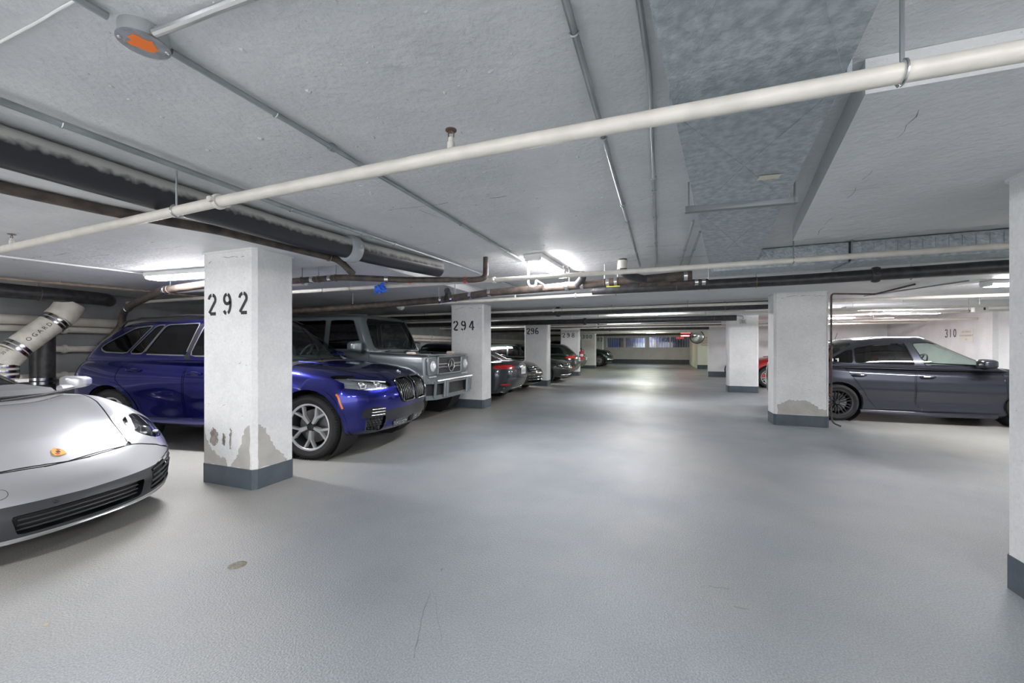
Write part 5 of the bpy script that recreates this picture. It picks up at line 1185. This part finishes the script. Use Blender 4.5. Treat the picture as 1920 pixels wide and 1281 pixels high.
# lines farther down the aisle
for k, (y, z, r, mm, lab, hs) in enumerate([
    (8.55, 2.13, .028, M_BEIGE, 'cream sprinkler line crossing just past column 294', (-5.5, -2, .5)), (9.0, 2.13, .085, M_BLKPIPE, 'fat black pipe crossing just past column 294', (-4.9, -1, 1.2)),
    (10.5, 2.12, .030, M_BEIGE, 'bright cream line crossing midway between columns 294 and 296', (-5, -1.5, 1.0)), (11.3, 2.20, .022, M_COND, 'thin steel line crossing midway between columns 294 and 296', (-3,)),
    (12.5, 2.12, .08, M_BLKPIPE, 'fat black pipe crossing just before column 296', (-4, -.6, 1.4)), (14.9, 2.11, .032, M_BEIGE, 'cream line crossing just past column 296', (-4, -1, 1)), (15.4, 2.13, .06, M_BLKPIPE, 'black pipe crossing just past column 296', (-3.4, 0)),
    (17.3, 2.14, .030, M_BEIGE, 'cream line crossing above the dark green hatchback', (-2, 1)), (19.1, 2.14, .065, M_BLKPIPE, 'black pipe crossing above the fire extinguisher', (-2, 1)), (21.8, 2.12, .032, M_BEIGE, 'cream line crossing between columns 298 and 300', (-2, 1)),
    (23.4, 2.12, .035, M_BEIGE, 'cream line crossing closest before the noticed column', (-2, 1)), (27.2, 2.12, .05, M_BLKPIPE, 'black pipe crossing past column 300', (-2, 1))]):
    xr = 1.95 if (y > 19.6 or mm is not M_BEIGE) else XR - .05
    pipe(lab, [(-8.85, y + .15, z), (-1, y, z), (xr, y - .1, z)], r, mm, coup=(-2.2,), hang=hs, name='ceiling_pipe', bend=.3, seg=12)
# steel conduits fixed to the slab
pipe('steel conduit running from the orange-marked box down the aisle ceiling', [(-1.60, .90, 2.35), (-1.575, 2.5, 2.35), (-1.535, 4.62, 2.35)], .0125, M_COND, straps=(1.3, 1.9, 3.0, 4.0), name='conduit', cat='conduit', seg=10, coup=(1.62,))
pipe('steel conduit running back from the orange-marked box past the top left corner', [(-1.617, .735, 2.352), (-1.70, -3.9, 2.352)], .0125, M_COND, name='conduit', cat='conduit', seg=10)
pipe('bright steel conduit bending away to the right of the orange-marked box', [(-1.53, .815, 2.335), (-1.40, .822, 2.338), (-1.28, .835, 2.352), (-.9, .85, 2.354), (-.32, .87, 2.354)], .0135, M_BAND_ST, name='conduit', cat='conduit', seg=10, bend=.08)
pipe('steel conduit running down the ceiling left of the sheet-metal duct', [(-.265, -.35, 2.350), (-.264, 1.2, 2.350), (-.243, 5.35, 2.350)], .0125, M_COND, straps=(1.3, 2.0, 3.4, 4.6), name='conduit', cat='conduit', seg=10, coup=(3.0,))
pipe('thin steel conduit hugging the left edge of the sheet-metal duct', [(-.075, 1.0, 2.353), (-.038, 1.6, 2.353), (-.038, 5.55, 2.353)], .010, M_COND, straps=(1.9, 2.8, 4.2), name='conduit', cat='conduit', seg=10, coup=(2.6, 3.4))
pipe('short steel conduit left of the duct end', [(.242, 3.41, 2.30), (.234, 5.5, 2.352)], .011, M_COND, straps=(4.5,), name='conduit', cat='conduit', seg=10)
pipe('short steel conduit tucked closest to the duct end', [(.318, 3.75, 2.30), (.33, 5.5, 2.352)], .011, M_COND, straps=(4.5,), name='conduit', cat='conduit', seg=10)
pipe('long steel conduit along the left ceiling step above the fat black drain pipe', [(-2.56, -3.9, 2.335), (-2.55, 2.2, 2.335), (-2.36, 4.3, 2.335), (-2.30, 6.6, 2.335)], .016, M_COND, straps=(1.0, 2.2, 3.0), coup=(2.9, 3.3), name='conduit', cat='conduit', seg=10)
pipe('thin white conduit leading to the fitting behind column 292', [(-6.15, .2, 2.228), (-6.16, 2.0, 2.228), (-5.99, 3.12, 2.228)], .009, M_WHITE, name='conduit', cat='conduit', seg=8)
pipe('rust-stained thin pipe along the left bay ceiling with a red sprinkler', [(-8.05, -3.9, 2.205), (-7.97, 2.5, 2.205), (-7.62, 3.8, 2.205), (-7.5, 6.4, 2.205)], .018, mat('rust_beige', (.42, .33, .26), .5, noise=.4, nscale=10), heads=(3.05,), name='sprinkler_pipe', seg=10, bend=.3, hang=(1.2, 5.0), ztop=ZD)
# junction box with orange paint
jb = empty('junction_box', (-1.606, .824, ZS), 0, 'round steel junction box with an orange paint mark on the near ceiling', 'junction box')
MB().lathe([(.0, 0), (.066, 0), (.066, -.042), (0, -.042)], None, 28).build('box_body', mat('cast_aluminium', (.50, .53, .54), .4, .6), jb, 35)
MB().lathe([(0, -.0435), (.070, -.0435), (.070, -.0475), (0, -.0475)], None, 28).build('cover_plate', mat('zinc_plate', (.42, .44, .47), .35, .8, noise=.3, nscale=30), jb)
pts = blob([(-.035, -.03), (.02, -.045), (.045, .0), (.02, .03), (-.02, .028)], 5, 5, .008); MB().prism(pts, .0008, Matrix.Translation((0, 0, -.0484))).build('orange_mark', mat('orange_paint', (.95, .22, .03), .6), jb, 0)
for s in (-1, 1): MB().lathe([(0, -.053), (.006, -.052), (.007, -.048)], Matrix.Translation((s * .03, s * .05, 0)), 10).build('cover_screw', M_BAND_ST, jb)
# ---- sheet-metal duct, slightly skewed to the aisle
duct = empty('sheet_metal_duct', (0, 0, 2.205), 0, 'galvanised sheet-metal duct on the ceiling right of the aisle', 'duct')
def dx(y): return -.18 + .14 * y, .38 + .1165 * y
for k, (y0, y1) in enumerate(((-3.9, 0.0), (0.02, 1.63), (1.65, 2.86), (2.88, 4.92))):
    (a0, b0), (a1, b1) = dx(y0), dx(y1); sh = .012 * (k % 2); zt = ZS - 2.205 - .002
    c = ((a0 + b0 + a1 + b1) / 4, (y0 + y1) / 2, .010 + sh)
    V = [(a0, y0, sh), (b0, y0, sh), (b1, y1, sh), (a1, y1, sh), c, (a0, y0, zt), (b0, y0, zt), (b1, y1, zt), (a1, y1, zt)]
    MB().add(V, [(0, 4, 1), (1, 4, 2), (2, 4, 3), (3, 4, 0), (0, 1, 6, 5), (1, 2, 7, 6), (2, 3, 8, 7), (3, 0, 5, 8), (5, 6, 7, 8)]).build('duct_section', M_GALV, duct, 1.0)
    for (p, q) in (((a0, y0), (b1, y1)), ((b0, y0), (a1, y1))):
        MB().tube([(p[0], p[1], sh), (c[0], c[1], c[2] - .001), (q[0], q[1], sh)], .0022, 5).build('cross_break', M_GALV, duct)
    if k:
        MB().box(((a0 + b0) / 2, y0 - .01, -.004), (b0 - a0 + .02, .035, .018), rz=R(4), bev=.004).build('joint_flange', M_GALV, duct)
        for e in (-1, 1): MB().box(((a0 if e < 0 else b0) + e * .012, y0 - .01, .08), (.014, .035, .16)).build('side_flange', M_GALV, duct)
(a, b_) = dx(2.78); tr = MB(); tr.box(((a + b_) / 2, 2.80, -.028), (b_ - a + .12, .042, .006), rz=R(4)); tr.box(((a + b_) / 2, 2.782, -.012), (b_ - a + .12, .005, .035), rz=R(4)); tr.build('trapeze_bar', mat('angle_iron', (.24, .26, .27), .35, .8), duct)
for e, x in ((-1, a - .04), (1, b_ + .04)): MB().tube([(x, 2.79 + e * .01, -.03), (x, 2.79 + e * .01, .163)], .005, 6).build('trapeze_rod', M_COND, duct)
MB().box((.53, 2.42, -.0015), (.10, .055, .001), rz=R(6)).build('paper_label', mat('paper_label', (.62, .58, .48), .7), duct)
# side duct branching right
d2 = empty('side_duct', (.55, 5.0, 2.16), 0, 'narrow galvanised branch duct running to the right above the black pipe', 'duct')
for k, (x0, x1) in enumerate(((0, 1.2), (1.22, 3.2), (3.22, 7.68))):
    y0 = -.05 - .055 * x0; y1 = -.05 - .055 * x1
    V = [(x0, y0, 0), (x1, y1, 0), (x1, y1 + .36, 0), (x0, y0 + .36, 0), (x0, y0, .2), (x1, y1, .2), (x1, y1 + .36, .2), (x0, y0 + .36, .2)]
    MB().add(V, [(0, 3, 2, 1), (0, 1, 5, 4), (1, 2, 6, 5), (2, 3, 7, 6), (3, 0, 4, 7), (4, 5, 6, 7)]).build('duct_section', M_GALV, d2, 0)
    n = int((x1 - x0) / .09)
    for j in range(1, n):
        if k == 1: MB().box((x0 + j * .09, y0 - .055 * j * .09 - .002, .10), (.012, .006, .16)).build('duct_rib', M_GALV, d2)
for x in (1.21, 3.21): 
    MB().box((x, .1 - .055 * x, -.012), (.05, .46, .02), bev=.004).build('trapeze_bar', M_GALV, d2); MB().tube([(x, -.1 - .055 * x, -.01), (x, -.1 - .055 * x, .208)], .006, 6).build('trapeze_rod', M_COND, d2)
# ---- left wall plant: drain stack and horizontal mains
for (z, r, lab) in ((1.73, .075, 'upper fat cream main along the left wall'), (1.60, .05, 'middle cream main along the left wall'), (1.29, .05, 'lower cream main along the left wall'), (.86, .05, 'lowest cream main along the left wall behind the silver sports car')):
    pipe(lab, [(-8.98, -3.9, z), (-8.98, 33.8, z)], r, M_BEIGE, coup=(2.0, 3.55, 9.2, 14.5), bands=(2.6, 6.8, 7.2, 12.0, 16.5), name='wall_main', seg=14)
pipe('black insulated pipe hung under the left bay ceiling', [(-8.25, 1.95, 2.08), (-8.25, 3.3, 2.08), (-8.3, 3.75, 2.08), (-8.45, 3.85, 2.08)], .10, M_BLKPIPE, hang=(2.3, 3.0), name='drain_pipe', seg=16, ztop=ZD)
st = empty('drain_stack', (-8.36, 2.68, 0), 0, 'large pale drain stack with a slanted banded joint and stencilled letters', 'drain stack')
A = Vector((0, 0, .02)); B = Vector((0, 0, 1.08)); Cc = Vector((0, .10, 1.25)); D = Vector((0, .56, 1.74)); E_ = Vector((0, .62, 1.82)); G_ = Vector((0, .70, 1.97))
M_STACK = mat('stack_cream', (.62, .60, .53), .5, noise=.25, nscale=8)
MB().tube([A, B], .165, 24).build('lower_barrel', M_STACK, st); MB().tube([B, Vector((0, .03, 1.14)), Cc], .168, 24).build('elbow', M_STACK, st); MB().tube([Cc, D], .150, 24).build('slanted_barrel', M_STACK, st); MB().tube([D, E_, G_], .168, 24).build('upper_elbow', M_STACK, st)
for p, d, rr in ((B + Vector((0, 0, -.02)), (0, 0, 1), .17), (B + Vector((0, 0, -.09)), (0, 0, 1), .17), (B + Vector((0, 0, -.16)), (0, 0, 1), .17), (Cc.lerp(D, .06), D - Cc, .157), (Cc.lerp(D, .14), D - Cc, .157), (Cc.lerp(D, .86), D - Cc, .157), (Cc.lerp(D, .94), D - Cc, .157)):
    MB().lathe([(rr - .006, -.022), (rr + .002, -.02), (rr + .004, 0), (rr + .002, .02), (rr - .006, .022)], frame_at(p, d), 26).build('clamp_band', M_BAND_ST, st)
dd = (D - Cc).normalized(); up = Vector((.88, -.33, .33)); up = (up - dd * up.dot(dd)).normalized()
Mt = Matrix((dd, up.cross(dd), up)).transposed().to_4x4(); Mt.translation = Cc.lerp(D, .5) + up * .1515
text_mesh('stencil_letters', 'O G A R D', .075, Mt @ Matrix.Translation((.02, -.035, 0)), M_STENCIL, st)
Mt2 = Mt.copy(); Mt2.translation = Cc.lerp(D, -.1) + up * .172; text_mesh('stencil_letters', '30 II', .05, Mt2, M_STENCIL, st)
MB().box((.172, .14, .86), (.005, .13, .045)).build('white_tag', M_WHITE, st)
vs_ = empty('black_standpipe', (-8.74, 3.22, 0), 0, 'vertical black standpipe with steel bands beside the slanted drain stack', 'standpipe')
MB().tube([(0, 0, .02), (0, 0, 1.62)], .135, 24).build('barrel', M_BLKPIPE, vs_)
for z in (.78, .84, 1.50, 1.56): MB().lathe([(.136, -.022), (.142, -.02), (.142, .02), (.136, .022)], Matrix.Translation((0, 0, z)), 24).build('clamp_band', M_BAND_ST, vs_)
pipe('dark slanting drain branch running down behind the blue SUV', [(-5.3, 3.42, 2.12), (-6.3, 3.42, 2.08), (-7.6, 3.75, 1.97), (-8.25, 3.95, 1.88), (-8.35, 3.97, 1.62), (-8.55, 3.80, 1.35)], .05, M_RUST, bands=(-6.2, -7.9), name='drain_pipe', bend=.14, seg=14, hang=(-6.1,), ztop=ZD)
pipe('cream pipe running under the fitting behind column 292', [(-6.3, 3.62, 2.10), (-3.95, 3.62, 2.08)], .03, M_BEIGE, name='sprinkler_pipe', bend=.05, hang=(-5.6,), ztop=ZD)
# ---- blue glove on the second line
g = empty('disposable_glove', (-3.44, 4.335, 2.085), 0, 'crumpled blue disposable glove caught on the second cream pipe', 'glove')
rg = random.Random(5); M_GLOVE = mat('blue_nitrile', (.02, .14, .75), .35)
A_, F_ = rbox((6, 3, 4), (.8, .8, .8), 4)
V = []
for p in A_:
    n_ = math.sin(p[0] * 6 + p[2] * 3) * .16 + math.sin(p[2] * 5 - p[0] * 4) * .10; s_ = .85 + n_
    V.append((p[0] * .085 * s_, p[1] * .042 * s_ - .01, p[2] * .055 * s_ - .01 * p[0]))
MB().add(V, F_).build('palm', M_GLOVE, g, 40)
for k, (q0, q1) in enumerate((((.05, -.02, .02), (.11, -.035, -.045)), ((.06, -.02, -.01), (.125, -.03, -.02)), ((.0, -.02, -.03), (.02, -.04, -.075)), ((.02, -.02, .03), (.07, -.01, .07)), ((-.04, -.02, -.03), (-.06, -.03, -.07)))):
    mid = (Vector(q0) + Vector(q1)) / 2 + Vector((.005, -.012, .008)); MB().tube([q0, mid, q1], [.022, .018, .010], 8).build('finger', M_GLOVE, g)
# globe lamp
gl = empty('globe_lamp', (-4.95, 6.86, ZD), 0, 'small pale globe under the ceiling left of column 294', 'lamp')
MB().lathe([(.05, 0), (.05, -.02), (.04, -.025)], None, 18).build('base', M_WHITE, gl); MB().sphere((0, 0, -.09), .085, 18, 12).build('globe', mat('globe_glass', (.6, .62, .58), .3), gl)
# ---- right-hand bay details
pipe('brown conduit climbing the side of the bare-patched column and bending over the saloon', [(2.72, 7.86, .05), (2.62, 7.90, .09), (2.612, 7.93, .2), (2.612, 7.93, 2.19), (3.35, 8.35, 2.20), (3.4, 7.35, 2.215)], .014, M_RUST, name='conduit', cat='conduit', bend=.06, seg=10)
pipe('grey conduit slanting across the ceiling over the graphite saloon', [(3.4, 8.85, 2.226), (3.95, 7.3, 2.226)], .010, M_COND, name='conduit', cat='conduit', seg=10)
pipe('white pipe above the graphite saloon carrying a red-valved coupling', [(2.7, 12.0, 2.07), (5.06, 11.6, 2.09), (8.25, 11.2, 2.09)], .026, M_BEIGE, coup=(4.6,), hang=(3.6, 6.2), name='sprinkler_pipe', bend=.3, seg=12)
pipe('lower white pipe above the roof of the graphite saloon', [(2.7, 13.4, 2.03), (5.6, 13.0, 2.05)], .022, M_BEIGE, hang=(3.8, 5.2), name='sprinkler_pipe', seg=12)
bx = empty('ballast_box', (5.9, 10.6, 2.07), R(4), 'small white box with a socket on the ceiling pipe right of the lit fitting', 'electrical box')
MB().box((0, 0, 0), (.22, .10, .12), bev=.006).build('case', M_WHITE, bx); MB().box((.04, -.052, .0), (.03, .004, .05)).build('socket', M_BLACK, bx); MB().tube([(0, 0, .06), (0, 0, .298)], .01, 8).build('drop_rod', M_COND, bx)
jb2 = empty('alarm_box', (2.248, 13.228, 2.06), 0, 'small beige box with a curved conduit on the plain right column', 'electrical box')
MB().box((0, -.03, 0), (.17, .06, .15), bev=.008).build('case', M_BEIGE, jb2); MB().box((0, -.062, 0), (.10, .006, .09), bev=.002).build('cover', M_GREYPIPE, jb2); MB().tube(bezier_bend([(0, -.03, .07), (0, -.03, .16), (-.2, -.03, .17), (-.6, -.03, .175)], .06), .012, 8).build('conduit_tail', M_COND, jb2)
Mw = Matrix.Translation((XR - .003, 16.1, 1.742)) @ Matrix.Rotation(R(-90), 4, 'Z') @ Matrix.Rotation(R(90), 4, 'X') @ Matrix.Diagonal((.8, 1, 1, 1))
stencil('310', .27, Mw, gap=.28, m=M_STENCIL, parent=wall_r)
sg = empty('wall_notice', (XR, 15.42, 1.66), 0, 'small printed notice beside the wall number 310', 'sign')
MB().box((-.004, 0, 0), (.008, .52, .36), bev=.002).build('notice_board', mat('notice_paper', (.72, .71, .64), .6), sg)
for k, (s_, z) in enumerate((('CET ESPACE', .10), ('STATIONNEMENT', -.01), ('ICI', -.12))): text_mesh('notice_text', s_, .068, Matrix.Translation((-.0095, 0, z)) @ Matrix.Rotation(R(-90), 4, 'Z') @ Matrix.Rotation(R(90), 4, 'X'), mat('notice_ink', (.22, .21, .18), .7), sg)
# ---- far end
d3 = empty('exit_sign', (1.62, 29.6, 2.16), 0, 'red lit exit sign hanging before the far windows', 'sign')
MB().box((0, 0, 0), (.62, .06, .24), bev=.02).build('sign_case', mat('sign_red_lit', (.5, .03, .03), .4, emit=(1, .08, .08), estr=2.2), d3)
text_mesh('sign_text', 'EXIT', .19, Matrix.Translation((0, -.032, 0)) @ Matrix.Rotation(R(90), 4, 'X'), mat('sign_text_lit', (.9, .6, .6), .5, emit=(1, .45, .45), estr=2.0), d3); MB().tube([(0, 0, .12), (0, 0, .208)], .012, 8).build('stem', M_BLACK, d3)
mr = empty('convex_mirror', (2.05, 26.3, 1.93), 0, 'round convex safety mirror by the cream stairwell wall', 'mirror')
Mm = frame_at((0, 0, 0), (-.25, -1, -.12))
MB().lathe([(.39, -.02), (.385, .01), (.34, .045), (.25, .085), (.13, .112), (0, .12)], Mm, 36).build('mirror_face', M_CHROME, mr, 80); MB().tube([Mm @ Vector((.39 * math.cos(2 * math.pi * i / 36), .39 * math.sin(2 * math.pi * i / 36), 0)) for i in range(36)], .022, 8, closed=True).build('mirror_rim', M_BLACK, mr)
MB().tube([(0, .02, .0), (0, .08, .1), (0, .1, .30)], .02, 8).build('mirror_arm', M_BLACK, mr)
nt_ = empty('column_notice', (-4.2, 25.055, 1.55), 0, 'pink-ruled printed notice under the number 300', 'sign')
MB().box((0, -.006, 0), (.62, .01, .42), bev=.002).build('notice_board', mat('notice_white', (.80, .74, .76), .5), nt_)
for k in range(6): MB().box((-.02 if k % 2 else .02, -.012, .15 - k * .06), (.50 - .06 * (k % 3), .002, .014)).build('notice_line', mat('notice_pink', (.6, .35, .38), .6), nt_)
cn = empty('stairwell_notice', (2.62, 26.715, 1.66), 0, 'red-lettered notice on the cream stairwell wall', 'sign')
for k in range(6): MB().box((0, -.004, .25 - k * .1), (.62 - .05 * (k % 2), .004, .035)).build('notice_line', mat('notice_red', (.55, .28, .2), .6), cn)
fx = empty('fire_extinguisher', (-3.42, 18.58, .72), 0, 'red fire extinguisher hung on the side of column 298', 'fire extinguisher')
MB().lathe([(0, 0), (.075, 0), (.08, .01), (.08, .36), (.06, .42), (.025, .45), (.022, .48)], None, 20).build('cylinder', mat('extinguisher_red', (.55, .02, .025), .25, coat=.5), fx); MB().lathe([(.081, .17), (.081, .28)], None, 20).build('label', M_WHITE, fx)
MB().box((0, 0, .50), (.05, .04, .05), bev=.01).build('valve', M_BLACK, fx); MB().tube(bezier_bend([(.02, 0, .5), (.1, 0, .48), (.1, 0, .1)], .06), .011, 8).build('hose', M_BLACK, fx); MB().box((-.03, 0, .54), (.12, .025, .02), rz=0, bev=.006).build('handle', M_BLACK, fx)
MB().box((-.092, 0, .25), (.014, .10, .3)).build('bracket', M_BLACK, fx)
# far windows, the lit store behind them
M_FRAME = mat('window_frame_white', (.74, .75, .75), .4)
for wi, (x0, x1, z0, z1, mull) in enumerate(((-4.16, -1.16, 1.30, 2.08, (-2.75,)), (-.80, 2.18, 1.30, 2.12, (.75,)))):
    w = empty('window_%d' % (wi + 1), ((x0 + x1) / 2, YF - .02, z0)); w['kind'] = 'structure'; cx = (x0 + x1) / 2; W_ = x1 - x0; H_ = z1 - z0
    for nm, c, d in (('window_sill', (0, -.03, -.04), (W_ + .2, .12, .06)), ('frame_head', (0, 0, H_ + .02), (W_ + .12, .07, .06)), ('frame_jamb', (-W_ / 2 - .03, 0, H_ / 2), (.06, .07, H_)), ('frame_jamb', (W_ / 2 + .03, 0, H_ / 2), (.06, .07, H_))): MB().box(c, d, bev=.004).build(nm, M_FRAME, w)
    for m_ in mull: MB().box((m_ - cx, 0, H_ / 2), (.09, .07, H_)).build('mullion', M_FRAME, w)
    n = 16
    for k in range(1, n): MB().tube([(-W_ / 2 + W_ * k / n, -.045, 0), (-W_ / 2 + W_ * k / n, -.045, H_)], .012, 6).build('bar', M_FRAME, w)
    e = [x0] + list(mull) + [x1]
    for a_, b2 in zip(e[:-1], e[1:]): MB().box(((a_ + b2) / 2 - cx, .012, H_ / 2), (b2 - a_ - .06, .006, H_)).build('pane', glass('store_glass', (.6, .64, .72)), w)
for k, (x, z0, w_, h_, c, lab) in enumerate(((-3.6, 1.0, .5, .75, (.12, .16, .45), 'blue storage crate in the store behind the left window'), (-2.95, 1.0, .32, .8, (.42, .28, .14), 'brown carton in the store behind the left window'), (-1.7, 1.0, .9, .6, (.6, .62, .64), 'white cupboard in the store behind the left window'), (-.5, 1.0, .3, .9, (.5, .42, .34), 'tan carton in the store behind the right window'), (.4, 1.0, .9, .55, (.3, .3, .42), 'purple-grey crate in the store behind the right window'), (1.6, 1.0, .7, .8, (.05, .08, .08), 'dark crate in the store behind the right window'))):
    o = empty('store_shelf_box', (x, YF + 1.4, 0), 0, lab, 'box'); MB().box((0, 0, z0 + h_ / 2), (w_, .5, h_), bev=.02).build('box_body', mat('store_box_%d' % k, c, .6), o); MB().box((0, 0, .5), (w_ * .9, .5, 1.0), bev=.01).build('plinth', M_DKGREY, o); MB().box((0, 0, z0 + h_ + .01), (w_ * 1.02, .52, .03), bev=.006).build('lid', mat('store_lid_%d' % k, tuple(v * .8 for v in c), .6), o)
# bicycle leaning by the partition wall
bk = empty('bicycle', (3.45, 19.42, 0), 0, 'bicycle leaning at the partition wall between the right-hand columns', 'bicycle')
for x in (-.50, .52):
    tw = MB().tube([(x + .335 * math.cos(2 * math.pi * i / 40), 0, .345 + .335 * math.sin(2 * math.pi * i / 40)) for i in range(40)], .022, 8, closed=True).build('wheel', M_TYRE, bk)
    MB().tube([(x + .30 * math.cos(2 * math.pi * i / 40), 0, .345 + .30 * math.sin(2 * math.pi * i / 40)) for i in range(40)], .012, 6, closed=True).build('rim', M_ALLOY, tw)
    sp_ = MB(); 
    for i in range(14): sp_.tube([(x, 0, .345), (x + .30 * math.cos(2 * math.pi * i / 14), 0, .345 + .30 * math.sin(2 * math.pi * i / 14))], .004, 4)
    sp_.build('spoke_set', M_ALLOY, tw)
for p, q in (((-.50, 0, .345), (-.08, 0, .30)), ((-.50, 0, .345), (-.18, 0, .78)), ((-.08, 0, .30), (-.22, 0, .92)), ((-.08, 0, .30), (.36, 0, .72)), ((-.19, 0, .80), (.34, 0, .84)), ((.52, 0, .345), (.33, 0, .98))): MB().tube([p, q], .018, 8).build('frame_tube', M_BLACK, bk)
MB().box((-.24, 0, .95), (.26, .14, .05), bev=.02).build('saddle', M_BLACK, bk); MB().tube([(.30, -.3, 1.04), (.36, -.12, 1.02), (.33, 0, 1.0), (.36, .12, 1.02), (.30, .26, 1.04)], .014, 8).build('handlebar', M_BLACK, bk)
# drainpipe hooks on the near ceiling edge: painted rope-like joint at the top left corner
pipe('white painted rope-like sealant bead in the top left corner of the ceiling', [(-2.237, 0.681, 2.364), (-2.123, 0.681, 2.365), (-1.978, 0.680, 2.364), (-1.864, 0.681, 2.365), (-1.745, 0.677, 2.364), (-1.644, 0.678, 2.365), (-1.516, 0.676, 2.364)], .0042, M_WHITE, name='sealant_bead', cat='sealant', seg=8, bend=.03)
